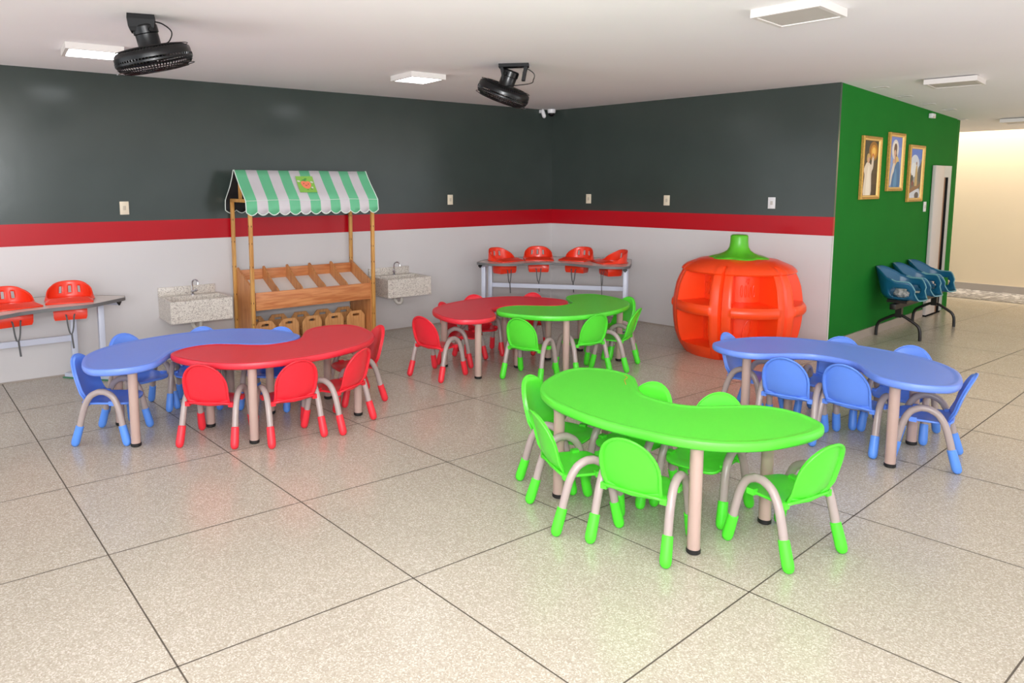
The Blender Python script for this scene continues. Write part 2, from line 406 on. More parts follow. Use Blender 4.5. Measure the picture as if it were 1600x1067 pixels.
# ------------------------------------------------------------------ kidney tables
HALF = [(0.087, -0.106), (0.189, -0.173), (0.281, -0.290), (0.386, -0.397), (0.515, -0.432), (0.642, -0.400), (0.743, -0.311),
        (0.757, -0.173), (0.711, 0.009), (0.635, 0.164), (0.507, 0.295), (0.336, 0.376), (0.111, 0.420)]
OUT = [(p.x, p.y) for p in catmull([(x, y, 0) for x, y in HALF] + [(-x, y, 0) for x, y in HALF[::-1]], 6, True)]
ZT = 0.568
def inset(poly, d):
    n = len(poly); out = []
    for i in range(n):
        a = Vector(poly[i - 1]); b = Vector(poly[i]); c = Vector(poly[(i + 1) % n])
        t = (c - a).normalized(); out.append((b.x - t.y * d, b.y + t.x * d))
    return out
def table(label, x, y, a, mt, legs):
    t = thing('kidney_table', label, 'table', (x, y, 0), a, 'kidney shaped play tables')
    mb = MB()
    prof = [(0.035, -0.046), (0.014, -0.046), (0.006, -0.038), (0.003, -0.026), (0.004, -0.014), (0.007, -0.004), (0.017, 0.0), (0.030, -0.001), (0.040, -0.004), (0.055, -0.0045)]
    V = mb.rings([[(px, py, ZT + dz) for px, py in inset(OUT, d)] for d, dz in prof])
    for ring in (V[0], V[-1]):
        tri = tessellate_polygon([[Vector((v.co.x, v.co.y, 0)) for v in ring]])
        for q in tri: mb.f([ring[i] for i in q])
    mb.build('table_top', mt, t, sharp=50)
    for lx, ly in legs:
        mb = MB(); mb.lathe([(0.0, 0.012), (0.028, 0.012), (0.030, 0.02), (0.030, ZT - 0.05), (0.0, ZT - 0.05)], 24)
        lg = mb.build('leg', M_LEG, t, loc=(lx, ly, 0))
        mb = MB(); mb.lathe([(0.0, 0.001), (0.028, 0.001), (0.033, 0.006), (0.033, 0.022), (0.0305, 0.024), (0.0305, 0.014), (0.0, 0.012)], 24)
        mb.build('foot_cap', M_BLACK, lg)
    return t
MARK = [(0.435, -0.375), (0.395, -0.345), (0.372, -0.285), (0.31, -0.21)]
STD = [(-.42, .235), (.42, .235), (-.49, -.28), (.49, -.28)]
front_table = table('lime green kidney table standing alone at the front, nearest the camera', 1.0081, 3.6149, -3.9766, GREEN_T, [(-.402, .258), (.41, .26), (-.49, -.28), (.49, -.28)])
mb = MB(); mb.tube(catmull([(x, y, ZT - .0042) for x, y in MARK], 4), .0022, 5)
mb.build('crayon_mark', mat('orange_crayon', (214, 150, 50), .6), [c for c in front_table.children if c.name.startswith('table_top')][0])
table('blue kidney table standing alone at the right, in front of the orange pumpkin shelf', 2.5437, 4.6901, -.8678, BLUE_T, [(.45, -.29), (.40, .235), (-.52, -.22), (-.42, .235)])
table('red kidney table nested against a blue one in the left group', -1.226, 5.0427, -2.3852, RED_T, STD)
table('blue kidney table nested behind a red one below the left granite sink', -1.9707, 5.0686, .7562, BLUE_T, STD)
table('red kidney table nested behind a green one in the back centre group', .3206, 6.71, .7697, RED_T, STD)
table('green kidney table nested against a red one in the back centre group', 1.0891, 6.688, -2.3764, GREEN_T, STD)

# ------------------------------------------------------------------ children's chairs
def fill_shell(mb, outline, fn, nr=7):
    """concentric rings from a 2-D outline to its centre; fn(u, w, q) places a point, q is 1 on the rim and 0 at the centre"""
    cx = sum(p[0] for p in outline) / len(outline); cy = sum(p[1] for p in outline) / len(outline)
    qs = [1.0, 0.975, 0.945, 0.915, 0.88, 0.80, 0.62, 0.42, 0.2]
    R = [[mb.v(fn(cx + (u - cx) * q, cy + (w - cy) * q, q)) for u, w in outline] for q in qs]
    n = len(outline)
    for A, B in zip(R, R[1:]):
        for k in range(n): mb.f([A[k], A[(k + 1) % n], B[(k + 1) % n], B[k]])
    c = mb.v(fn(cx, cy, 0))
    for k in range(n): mb.f([R[-1][k], R[-1][(k + 1) % n], c])
def make_chair(mp, mc, col):
    t = thing('child_chair', col, 'chair')
    # seat
    so = [(p.x, p.y) for p in catmull([(-.140, -.125, 0), (-.149, -.04, 0), (-.149, .07, 0), (-.135, .145, 0), (-.08, .172, 0), (0, .178, 0), (.08, .172, 0), (.135, .145, 0), (.149, .07, 0), (.149, -.04, 0), (.140, -.125, 0), (0, -.135, 0)], 4, True)]
    def sf(u, w, q):
        z = 0.274 + 0.004 * q - 0.010 * (1 - q * q) - max(0, w - .11) ** 2 * 3.2 + 0.006 * math.cos(u / .15 * PI) * max(0, w) * 4
        if w < -.08: z += (abs(w) - .08) ** 2 * 6
        return (u, w, z)
    mb = MB(); fill_shell(mb, so, sf)
    for sx in (-1, 1):
        for yy in (-.10, .07):
            mb.box((min(sx * .135, sx * .158), yy - .016, .268), (max(sx * .135, sx * .158), yy + .016, .290))
    mb.build('seat', mp, t, solid=0.013, soff=0.0, sharp=50)
    # backrest
    bo = [(-.142, .0), (-.147, .06), (-.150, .12)] + [(-.150 * math.cos(a), .125 + .185 * math.sin(a)) for a in [PI * k / 16 for k in range(1, 16)]] + [(.150, .12), (.147, .06), (.142, .0), (.08, -.012), (0, -.016), (-.08, -.012)]
    th = math.radians(15.5)
    def bf(u, h, q):
        lp = max(0.0, min(1.0, (q - .87) / .075)); lp = lp * lp * (3 - 2 * lp)
        d = 0.030 * (u / .15) ** 2 - 0.016 * lp - 0.020 * max(0, 1 - h / .07) ** 2 * -1
        return (u, -.135 - math.sin(th) * h + d * math.cos(th), .283 + math.cos(th) * h + d * math.sin(th))
    mb = MB(); fill_shell(mb, bo, bf)
    mb.build('backrest', mp, t, solid=0.010, soff=0.0, sharp=60)
    # side frames
    half = [(-.168, .0), (-.150, .085), (-.128, .19), (-.104, .275), (-.070, .333), (-.025, .359)]
    prof = half + [(0.025 * 0 + 0.004, .3615)] + [(-y, z) for y, z in half[::-1]]
    for sx in (-1, 1):
        path = catmull([(sx * (.171 + .014 * (1 - z / .36)), y + .012 * z / .36, z) for y, z in prof], 4)
        body = [p for p in path if p.z > 0.10]
        mb = MB(); mb.tube(body, 0.0205, 14)
        fr = mb.build('side_frame', M_TUBE, t)
        for sy in (-1, 1):
            a = Vector((sx * .185, sy * .168, .026)); b = Vector((sx * .1795, sy * .138 + .004, .138))
            d = (b - a)
            pts = [a + d * q for q in (-.225, -.20, -.13, -.03, .1, .5, .97, 1.0)]
            mb = MB(); mb.tube(pts, [0.006, .014, .022, .0258, .027, .0262, .0248, .022], 16)
            mb.build('foot_cap', mc, fr)
    return t
CH = {}
used = {}
def place_chair(kind, x, y, a, label, group):
    if kind not in CH:
        CH[kind] = make_chair({'g': GREEN, 'r': REDP, 'b': BLUEP}[kind], {'g': GREEN_C, 'r': RED_C, 'b': BLUE_C}[kind], label); o = CH[kind]
    else: o = copy_tree(CH[kind])
    o.location = (x, y, 0); o.rotation_euler = (0, 0, a)
    tag(o, label, 'chair', group)
D = math.radians
GF = 'chairs around the front green table'
place_chair('g', 1.532, 3.201, 6.768, 'lime green child chair at the right end of the front green table, turned left', GF)
place_chair('g', .872, 3.258, 5.638, 'lime green child chair nearest the camera, back turned to it, at the front green table', GF)
place_chair('g', 0.586, 3.5275, 4.9652, 'lime green child chair at the front left of the front green table, turned right', GF)
place_chair('g', 0.5923, 4.0178, 4.0928, 'lime green child chair behind the far left end of the front green table', GF)
place_chair('g', 0.9606, 3.8467, 2.2759, 'lime green child chair tucked in the left side of the front green table notch', GF)
place_chair('g', 1.284, 3.618, D(135.5), 'lime green child chair facing the camera behind the middle of the front green table', GF)
BR = 'chairs around the right blue table'
place_chair('b', 2.2752, 4.7527, 5.587, 'blue child chair on the left in the notch of the right blue table', BR)
place_chair('b', 2.600, 4.538, 5.381, 'blue child chair on the right in the notch of the right blue table', BR)
place_chair('b', 2.9181, 4.3001, 0.941, 'blue child chair seen from the side at the right end of the right blue table', BR)
place_chair('b', 2.197, 5.216, D(223.4), 'blue child chair at the left end of the right blue table, before the pumpkin shelf', BR)
place_chair('b', 2.716, 5.058, 2.4086, 'blue child chair behind the right blue table, its top before the green wall corner', BR)
place_chair('b', 3.0364, 4.7658, 2.3353, 'blue child chair behind the right blue table, second from its right end', BR)
BL = 'chairs around the left blue table'
place_chair('b', -2.369, 4.715, -1.5488, 'blue child chair at the left end of the left blue table, seen from the side', BL)
place_chair('b', -2.4175, 5.26, 4.1172, 'blue child chair behind the left blue table, beside the feeding table legs', BL)
place_chair('b', -2.0425, 5.43, 3.2847, 'blue child chair behind the left blue table, under the left granite sink', BL)
place_chair('b', -1.4677, 5.4178, 2.995, 'blue child chair behind the left blue table, before the market stall crates', BL)
RL = 'chairs around the left red table'
place_chair('r', -1.638, 4.653, 6.203, 'red child chair at the left front of the left red table, back to the camera', RL)
place_chair('r', -1.1741, 4.7217, 0.6252, 'red child chair at the middle front of the left red table, back to the camera', RL)
place_chair('r', -0.8677, 4.9664, 1.099, 'red child chair at the right front of the left red table, turned left', RL)
place_chair('r', -0.8345, 5.5824, 2.0892, 'red child chair at the far right end of the left red table, near the stall', RL)
RB = 'chairs around the back red table'
place_chair('r', -.199, 6.272, 5.593, 'red child chair at the front left of the back red table, fully in view', RB)
place_chair('r', 0.026, 6.762, 4.2935, 'red child chair behind the left end of the back red table, hardly showing above it', RB)
place_chair('r', .205, 7.112, D(195.3), 'red child chair behind the back red table, below the feeding table left legs', RB)
place_chair('r', 0.6679, 7.2683, 2.5988, 'red child chair behind the back red table, beside the back green table top', RB)
GB = 'chairs around the back green table'
place_chair('g', .626, 6.192, -.584, 'green child chair at the front left of the back green table, back to the camera', GB)
place_chair('g', 1.1232, 6.3921, 6.78, 'green child chair at the front right of the back green table, back to the camera', GB)
place_chair('g', 1.4685, 6.5946, 7.3428, 'green child chair at the right end of the back green table, turned left', GB)
place_chair('g', 1.531, 7.053, D(117.2), 'green child chair behind the right end of the back green table', GB)
# ------------------------------------------------------------------ market stall
SX, SO = -3.77, 0.30
stall = thing('market_stall', 'wooden toy market stall with a mint striped awning against the left wall', 'market stall', LW(SX, SO), AL)
PX0, PX1 = -.665, .655
FRY, RRY = -.25, .25
for px in (PX0, PX1):
    for py, top in ((FRY, 1.545), (RRY, 1.545)):
        mb = MB(); mb.bbox((px - .017, py - .017, 0.0), (px + .017, py + .017, top), .003)
        p = mb.build('post', M_PINE, stall)
        mb = MB(); rk = random.Random(int(px * 100 + py * 10))
        for zz in [0.35, .62, .95, 1.12, 1.33]:
            z = zz + rk.uniform(-.06, .06); u = rk.uniform(-.006, .006)
            a = [(u + .0035 * math.cos(2 * PI * k / 10), z + .010 * math.sin(2 * PI * k / 10)) for k in range(10)]
            mb.prism([(px + x, zq) for x, zq in a], 'Y', py - .0182, py - .0165)
            mb.prism([(py + x, zq) for x, zq in a], 'X', px - .0182, px - .0165)
        mb.build('knots', M_KNOT, p, flat=True)
    mb = MB(); mb.bbox((px - .015, FRY - .02, 1.545), (px + .015, RRY + .02, 1.578), .003); mb.build('top_rail', M_PINE, stall)
    mb = MB(); mb.bbox((px - .014, -.016, 1.578), (px + .014, .016, 1.835), .003); mb.build('king_post', M_PINE, stall)
mb = MB(); mb.bbox((PX0 - .03, -.014, 1.822), (PX1 + .05, .014, 1.848), .003); mb.build('ridge_beam', M_PINE, stall)
# awning
AX0, AX1, NS = -.722, .715, 13
def awn(t):  # cross-section, t 0 back hem .. 1 front hem
    pts = [(.335, 1.462), (.330, 1.562), (.205, 1.655), (.09, 1.77), (.0, 1.862), (-.09, 1.775), (-.20, 1.675), (-.300, 1.567), (-.318, 1.452)]
    pts = [(.286, 1.462), (.284, 1.51), (.276, 1.562), (.20, 1.63), (.125, 1.705), (.06, 1.79), (.012, 1.858), (-.012, 1.858), (-.07, 1.795), (-.145, 1.715), (-.225, 1.64), (-.300, 1.567), (-.312, 1.51), (-.318, 1.455)]
    return pts
PR = awn(0)
mb = MB(); NXA = NS * 8; Vg = []
for i in range(NXA + 1):
    x = AX0 + (AX1 - AX0) * i / NXA; ph = (i % 8) / 8; col = []
    sc = math.sin(PI * ph) if i not in (0, NXA) else 0
    for j, (y, z) in enumerate(PR):
        w = 0.006 * math.sin(x * 9 + j) * (1 if 2 < j < 12 and j not in (6, 7) else .3)
        zz = z + w * .6
        if j in (0, len(PR) - 1): zz -= .030 * sc
        sk = 0.022 * (0 if j < 7 else min(1, (j - 7) / 4)) * (x - AX0) / (AX1 - AX0) * -1
        col.append(mb.v((x + sk, y + w, zz)))
    Vg.append(col)
for i in range(NXA):
    for j in range(len(PR) - 1): mb.f([Vg[i][j], Vg[i][j + 1], Vg[i + 1][j + 1], Vg[i + 1][j]], (i // 8) % 2)
hem_f = [v[-1].co.copy() for v in Vg]; hem_b = [v[0].co.copy() for v in Vg]
side = {0: [v.co.copy() for v in Vg[0]], 1: [v.co.copy() for v in Vg[-1]]}
seam = [v[11].co.copy() + Vector((0, -.003, 0)) for v in Vg]
aw = mb.build('awning', [M_AWG, M_AWW, M_AWIN, M_AWIN], stall, solid=0.003, soff=AWO, sharp=60, fixn=False)
aw.modifiers[0].material_offset = 2
mb = MB()
mb.tube(hem_f, .0045, 6); mb.tube(hem_b, .0045, 6); mb.tube(side[0], .0045, 6); mb.tube(side[1], .0045, 6); mb.tube(seam, .0022, 5)
mb.build('piping', M_PIPE, aw)
# square sticker with a smiling peach
def slope(u, w):   # u along x, w 0..1 from ridge down to seam, on the front slope
    y0, z0 = -.022, 1.852; y1, z1 = -.300, 1.567
    k = 0.018 * math.sin(PI * w)
    return Vector((u, y0 + (y1 - y0) * w - .010 + k * .55, z0 + (z1 - z0) * w + .006 - k * .55))
SU, SWd = -.035, .185
def SP(a, b, lift=0.0):      # a,b in 0..1 across / down the sticker
    p = slope(SU + (a - .5) * SWd - .015 * b, .19 + .56 * b); return p + Vector((0, -.72, .70)) * lift
mb = MB()
def patch(pts, lift, mi): mb.f([mb.v(SP(a, b, lift)) for a, b in pts], mi)
N8 = 6
mb.grid([[SP(i / N8, j / N8, .004) for j in range(N8 + 1)] for i in range(N8 + 1)], 0)
def ell(cx, cy, rx, ry, n=24, rot=0.0):
    o = []
    for k in range(n):
        a = 2 * PI * k / n; x, y = rx * math.cos(a), ry * math.sin(a)
        o.append((cx + x * math.cos(rot) - y * math.sin(rot), cy + x * math.sin(rot) + y * math.cos(rot)))
    return o
heart = [(.20, .42), (.24, .33), (.34, .29), (.45, .30), (.52, .34), (.60, .30), (.70, .32), (.78, .42), (.78, .55), (.70, .68), (.58, .77), (.46, .78), (.34, .72), (.25, .60)]
patch(ell(.12, .30, .09, .05, 12, .2), .006, 2); patch(ell(.86, .36, .09, .05, 12, .3), .006, 2); patch(ell(.80, .70, .06, .06, 12), .006, 2)
patch(heart, .007, 1)
patch(ell(.52, .19, .10, .055, 14, -.4), .008, 3); patch(ell(.42, .26, .12, .045, 14, .1), .008, 3)
patch(ell(.36, .46, .035, .022, 10), .009, 4); patch(ell(.62, .49, .035, .022, 10), .009, 4)
patch([(.44, .53), (.49, .58), (.55, .55), (.54, .57), (.49, .61), (.43, .56)], .009, 4)
patch(ell(.50, .84, .025, .03, 8), .008, 4); patch(ell(.74, .80, .04, .025, 8), .008, 4)
patch(ell(.27, .53, .03, .02, 8), .009, 5); patch(ell(.66, .58, .03, .02, 8), .009, 5)
mb.build('sticker', [mat('sticker_green', (140, 196, 84), .5), mat('peach_orange', (250, 138, 104), .5), M_PAPER, mat('leaf_green', (84, 160, 74), .5), mat('dark_line', (74, 42, 40), .6), mat('blush_pink', (246, 108, 100), .5)], aw, flat=True, fixn=False)
# bins
for px in (-.645, .635):
    mb = MB()
    mb.prism([(.225, 0), (.225, .86), (.205, .885), (.185, .872), (-.20, .715), (-.235, .69), (-.235, 0)], 'X', px - .009, px + .009)
    mb.build('side_panel', M_BOARDV, stall, flat=True)
mb = MB(); mb.bbox((-.634, -.246, .50), (.624, -.230, .675), .003); mb.build('front_board', M_BOARD, stall)
mb = MB(); mb.bbox((-.634, .205, .742), (.624, .221, .855), .003); mb.build('back_board', M_BOARD, stall)
mb = MB(); mb.prism([(-.229, .556), (.204, .742), (.204, .750), (-.229, .564)], 'X', -.634, .624); mb.build('bin_base', M_BINW, stall, flat=True)
for k in range(1, 5):
    px = -.636 + 1.262 * k / 5
    mb = MB()
    top = [(.204, .875), (.185, .886), (.165, .878), (.05, .80), (-.07, .735), (-.15, .705), (-.19, .685), (-.222, .655)]
    bot = [(-.222, .568), (.204, .752)]
    mb.prism(top + bot, 'X', px - .008, px + .008); mb.build('divider', M_BOARDV, stall, flat=True)
# wooden crates standing under the bins
def crate_panel(w, h, y, mats_parent):
    mb = MB(); c = .055
    outer = [(-w, .0), (w, .0), (w, h - c), (w - c * .8, h), (-w + c * .8, h), (-w, h - c)]
    hole = [(-.038, h - .050), (-.034, h - .055), (.034, h - .055), (.038, h - .050), (.038, h - .036), (.034, h - .031), (-.034, h - .031), (-.038, h - .036)]
    mb.holed(outer, [hole[::-1]], 'Y', y - .006, y + .006)
    return mb
def make_crate():
    t = thing('wooden_crate', '', 'crate')
    crate_panel(.108, .365, -.145, t).build('front_panel', M_CRATE, t, flat=True)
    crate_panel(.108, .365, .145, t).build('back_panel', M_CRATE, t, flat=True)
    for sx in (-1, 1):
        mb = MB()
        for z in (.02, .10, .18): mb.box((sx * .096 - .005, -.139, z), (sx * .096 + .005, .139, z + .055))
        mb.build('side_slats', M_CRATE, t, flat=True)
    mb = MB(); mb.box((-.091, -.139, .008), (.091, .139, .016)); mb.build('base', M_CRATE, t, flat=True)
    return t
cr0 = make_crate()
CL = ['leftmost wooden crate on the floor under the market stall, beside its left post', 'second wooden crate from the left under the market stall',
      'middle one of the wooden crates under the market stall', 'second wooden crate from the right under the market stall', 'rightmost wooden crate on the floor under the market stall, beside its right post']
for i, u in enumerate((-.505, -.255, -.002, .252, .505)):
    o = cr0 if i == 0 else copy_tree(cr0)
    o.location = LW(SX + u, .275, .004); o.rotation_euler = (0, 0, AL)
    tag(o, CL[i], 'crate', 'wooden crates under the market stall')

# ------------------------------------------------------------------ granite wall sinks
def sink(s, z, label, valve):
    t = thing('wall_sink', label, 'sink', LW(s, 0.0, z), AL, 'granite wall sinks')
    w, d, h = .285, .45, .205
    mb = MB(); th = .025
    o = [(-w, -d), (w, -d), (w, -.003), (-w, -.003)]; i1 = [(-w + th, -d + th), (w - th, -d + th), (w - th, -.12), (-w + th, -.12)]
    rim = h; flo = .07
    V = mb.rings([[(x, y, 0) for x, y in o], [(x, y, rim) for x, y in o], [(x, y, rim) for x, y in i1], [(x, y, rim - .02) for x, y in i1], [(x * .96, y * .98, flo) for x, y in i1]], cap0=True, cap1=True)
    # shallow deck: back ledge a little lower than the rim
    mb.build('basin', M_GRAN, t, flat=True)
    mb = MB(); mb.bbox((-w - .002, -.022, rim + .0005), (w - .03, -.003, rim + .085), .002); mb.build('backsplash', M_GRAN, t)
    fx, fy = .02, -.07
    fa = thing('faucet', '', 'x'); del fa['label']; del fa['category']
    bpy.data.objects.remove(fa)
    mb = MB()
    mb.lathe([(0, rim), (.018, rim), (.018, rim + .008), (.011, rim + .015), (.011, rim + .045), (0, rim + .045)], 14, M=Matrix.Translation((fx, fy, 0)))
    mb.tube(catmull([(fx, fy, rim + .03), (fx, fy, rim + .11), (fx + .006, fy - .012, rim + .14), (fx + .02, fy - .04, rim + .15), (fx + .034, fy - .066, rim + .135), (fx + .036, fy - .072, rim + .105)], 5), .0075, 10)
    fc = mb.build('faucet', M_CHROME, t)
    sd = 1 if valve else -1
    mb = MB(); mb.tube([(fx, fy, rim + .03), (fx + sd * .022, fy - .03, rim + .045)], .009, 10)
    c = Vector((fx + sd * .026, fy - .036, rim + .048))
    for a in (0, PI / 2): mb.tube([c + Vector((.016 * math.cos(a), 0, .016 * math.sin(a))), c - Vector((.016 * math.cos(a), 0, .016 * math.sin(a)))], .005, 8)
    mb.build('tap_handle', M_CHROME, fc)
    mb = MB()
    mb.tube(catmull([(.06, -.16, .0), (.06, -.17, -.075), (.05, -.165, -.112), (.02, -.15, -.118), (.0, -.13, -.09), (.0, -.11, -.06), (-.005, -.06, -.055), (-.005, -.003, -.055)], 5), .021, 12)
    mb.lathe([(0, -.03), (.03, -.03), (.03, -.001), (0, -.001)], 16, M=Matrix.Translation((.06, -.16, 0)))
    mb.build('drain_trap', M_PVC, t)
    if valve:
        mb = MB(); mb.tube([(-.085 + .02 * math.cos(a), -.05, -.035 + .02 * math.sin(a)) for a in [2 * PI * k / 20 for k in range(20)]], .006, 8, closed=True)
        mb.tube([(-.085, -.05, -.035), (-.085, -.003, -.035)], .008, 8); mb.tube([(-.085, -.05, -.055), (-.085, -.05, -.015)], .004, 6)
        mb.build('stop_valve', M_BLACKP, t)
    return t
sink(-4.885, .440, 'cream granite wall sink to the left of the market stall', True)
sink(-2.590, .465, 'cream granite wall sink to the right of the market stall', False)

# ------------------------------------------------------------------ feeding tables with sunk baby seats
def arc_poly(pts, k=6):
    return [(p.x, p.y) for p in catmull([(x, y, 0) for x, y in pts], k)]
def rot2(p, a): return (p[0] * math.cos(a) - p[1] * math.sin(a), p[0] * math.sin(a) + p[1] * math.cos(a))
SEATH = [(-.150, -.13), (-.135, -.15), (.135, -.15), (.150, -.13), (.150, .06), (.10, .125), (0, .145), (-.10, .125), (-.150, .06)]
def feed_table(label, loc, rot, zt, outline, seats, posts, bar, foot, caps):
    t = thing('feeding_table', label, 'feeding table', loc, rot, 'baby feeding tables')
    holes = []
    for sx, sy, sa in seats:
        holes.append([(sx + rot2(p, sa)[0], sy + rot2(p, sa)[1]) for p in SEATH][::-1])
    mb = MB(); mb.holed(outline, holes, 'Z', zt - .026, zt); top = mb.build('table_top', M_TOP, t, flat=True)
    mb = MB(); n = len(outline)
    A = inset(outline, -.0055); B = inset(outline, .0005)
    mb.rings([[(x, y, zt - .028) for x, y in B], [(x, y, zt - .026) for x, y in A], [(x, y, zt + .0005) for x, y in A], [(x, y, zt + .0015) for x, y in B]])
    mb.build('edge_band', M_EDGE, top, sharp=60)
    for px, py in posts:
        mb = MB(); mb.bbox((px - .024, py - .034, .0), (px + .024, py + .034, zt - .07), .004); mb.build('post', M_STEEL, t)
    for (x0, y0, x1, y1) in caps:
        mb = MB(); mb.tube([(x0, y0, zt - .049), (x1, y1, zt - .049)], .026, 4); be = mb.build('top_bearer', M_STEEL, t, flat=True)
        d = Vector((x1 - x0, y1 - y0, 0)).normalized()
        for q, s in (((x0, y0), -1), ((x1, y1), 1)):
            mb = MB(); p = Vector((q[0], q[1], zt - .049)); mb.tube([p, p + d * s * .012], .028, 4); mb.build('end_cap', M_BLACKP, be, flat=True)
    (x0, y0, x1, y1, z) = bar
    mb = MB(); mb.box((x0, y0 - .014, z - .026), (x1, y1 + .014, z + .026)); mb.build('crossbar', M_STEEL, t, flat=True)
    for (x0, y0, x1, y1) in foot:
        mb = MB(); d = Vector((x1 - x0, y1 - y0, 0)); L = d.length; a = math.atan2(d.y, d.x)
        M = Matrix.Translation((x0, y0, 0)) @ Matrix.Rotation(a, 4, 'Z')
        mb.box((0, -.034, .012), (L, .034, .045), M=M); ft = mb.build('foot_bar', M_STEEL, t, flat=True)
        mb = MB(); mb.box((-.012, -.046, 0), (L + .012, .046, .012), M=M); mb.build('foot_pad', M_FOOTG, ft, flat=True)
    return t
def make_baby_seat():
    t = thing('baby_seat', '', 'baby seat')
    # back and side wall above the table; origin on the table plane, faces -Y
    mb = MB(); NU, NV = 72, 10
    def P(i, j):
        a = -PI * .80 + 1.60 * PI * i / NU          # 0 is the back centre (+Y)
        v = j / NV; c = max(0, math.cos(a * .86)); h = .028 + .120 * (c ** .9 if c > 0 else 0)
        if abs(a) < .9: h = .028 + .120 * max(0, math.cos(.9 * .86)) ** .9 + (.148 - .028 - .120 * math.cos(.9 * .86) ** .9) * (1 - (abs(a) / .9) ** 3)
        fl = 1 - .10 * v
        return (.186 * math.sin(a) * fl, .142 * math.cos(a) * (1 + .12 * v * c) + .012, .004 + h * v)
    def skip(i, j):
        a = -PI * .80 + 1.60 * PI * (i + .5) / NU; v = (j + .5) / NV
        return any(abs(a - q) < .085 and .34 < v < .74 for q in (-.42, 0, .42))
    mb.grid([[P(i, j) for j in range(NV + 1)] for i in range(NU + 1)], skip=skip)
    mb.build('backrest', M_SEAT, t, solid=.010, soff=0.0, sharp=60)
    # brim with a wide tray lip at the front
    mb = MB()
    oo = [(-.176, -.195), (-.168, -.205), (.168, -.205), (.176, -.195), (.176, -.12), (.180, .02), (.150, .115), (.08, .165), (0, .175), (-.08, .165), (-.150, .115), (-.180, .02), (-.176, -.12)]
    ii = [(-.135, -.115), (-.13, -.12), (.13, -.12), (.135, -.115), (.138, -.08), (.136, .02), (.11, .085), (.06, .118), (0, .128), (-.06, .118), (-.11, .085), (-.136, .02), (-.138, -.08)]
    zt = [.012, .012, .012, .012, .018, .012, .010, .010, .010, .010, .010, .012, .018]; zi = [.040, .040, .040, .040, .032, .018, .014, .014, .014, .014, .014, .018, .032]
    mb.rings([[(x, y, .0015) for x, y in oo], [(x, y, z) for (x, y), z in zip(oo, zt)], [(x, y, z) for (x, y), z in zip(ii, zi)], [(x * .95, y * .95, -.02) for x, y in ii]])
    mb.build('tray_lip', M_SEAT, t, sharp=60)
    # pan below the table
    mb = MB()
    pp = [(-.132, -.118), (.132, -.118), (.134, .02), (.10, .085), (0, .118), (-.10, .085), (-.134, .02)]
    mb.rings([[(x * .97, y * .97, -.004) for x, y in pp], [(x * .94, y * .95, -.125) for x, y in pp], [(x * .88, y * .88, -.15) for x, y in pp]], cap1=True)
    mb.build('seat_pan', M_SEAT, t, solid=.006, soff=-1.0, sharp=40)
    mb = MB()
    def ribbon(pts, w=.012):
        P2 = catmull(pts, 5)
        mb.rings_ = None
        L = [[p + Vector((-w, -.0015, 0)), p + Vector((w, -.0015, 0)), p + Vector((w, .0015, 0)), p + Vector((-w, .0015, 0))] for p in P2]
        mb.rings(L, cap0=True, cap1=True)
    ribbon([(-.035, -.117, -.10), (-.030, -.128, -.125), (-.022, -.13, -.21), (-.010, -.13, -.262), (.004, -.13, -.260), (.016, -.13, -.21), (.024, -.128, -.125), (.03, -.117, -.10)], .006)
    ribbon([(.0, -.134, -.262), (.002, -.134, -.30), (.006, -.134, -.35), (.009, -.134, -.39)], .007)
    mb.build('strap', M_STRAP, t, sharp=60)
    return t
bs0 = [None]
def put_seat(pos, a, label):
    if bs0[0] is None: o = make_baby_seat(); bs0[0] = o
    else: o = copy_tree(bs0[0])
    o.location = pos; o.rotation_euler = (0, 0, a); tag(o, label, 'baby seat', 'baby seats set in the feeding tables')
RTa = math.radians(-14.371); RTo = Vector((1.065, 8.25, 0)); RTz = .79
def RT(x, y, z=0): return RTo + Vector((*rot2((x, y), RTa), z))
near = arc_poly([(-.885, .02), (-.715, -.069), (-.557, -.089), (-.412, -.040), (-.301, .065), (-.178, .16), (-.045, .199), (.049, .178), (.189, .14), (.322, .065), (.458, -.034), (.587, -.085), (.73, -.098), (.835, -.06), (.895, .02)], 5)
outl = near + [(.905, .30), (.900, .80), (.60, .905), (.0, .915), (-.36, .86), (-.66, .62), (-.86, .30)]
rs = [(-.625, .285, D(52)), (-.225, .545, D(12)), (.270, .575, D(-22)), (.690, .350, D(-62))]
feed_table('baby feeding table with four coral red seats in the far room corner', RTo, RTa, RTz, outl, [(x, y, a) for x, y, a in rs],
           [(-.845, .21), (-.792, .36), (.845, .20), (.852, .52)], (-.792, .36, .852, .36, .478), [(-.87, .13, -.77, .43), (.845, .12, .852, .60)], [(-.862, .09, -.75, .49), (.845, .03, .852, .72)])
for (x, y, a), l in zip(rs, ('coral red baby seat at the left end of the corner feeding table', 'coral red baby seat second from the left in the corner feeding table',
                             'coral red baby seat second from the right in the corner feeding table', 'coral red baby seat at the right end of the corner feeding table')):
    put_seat(RT(x, y, RTz), RTa + a, l)
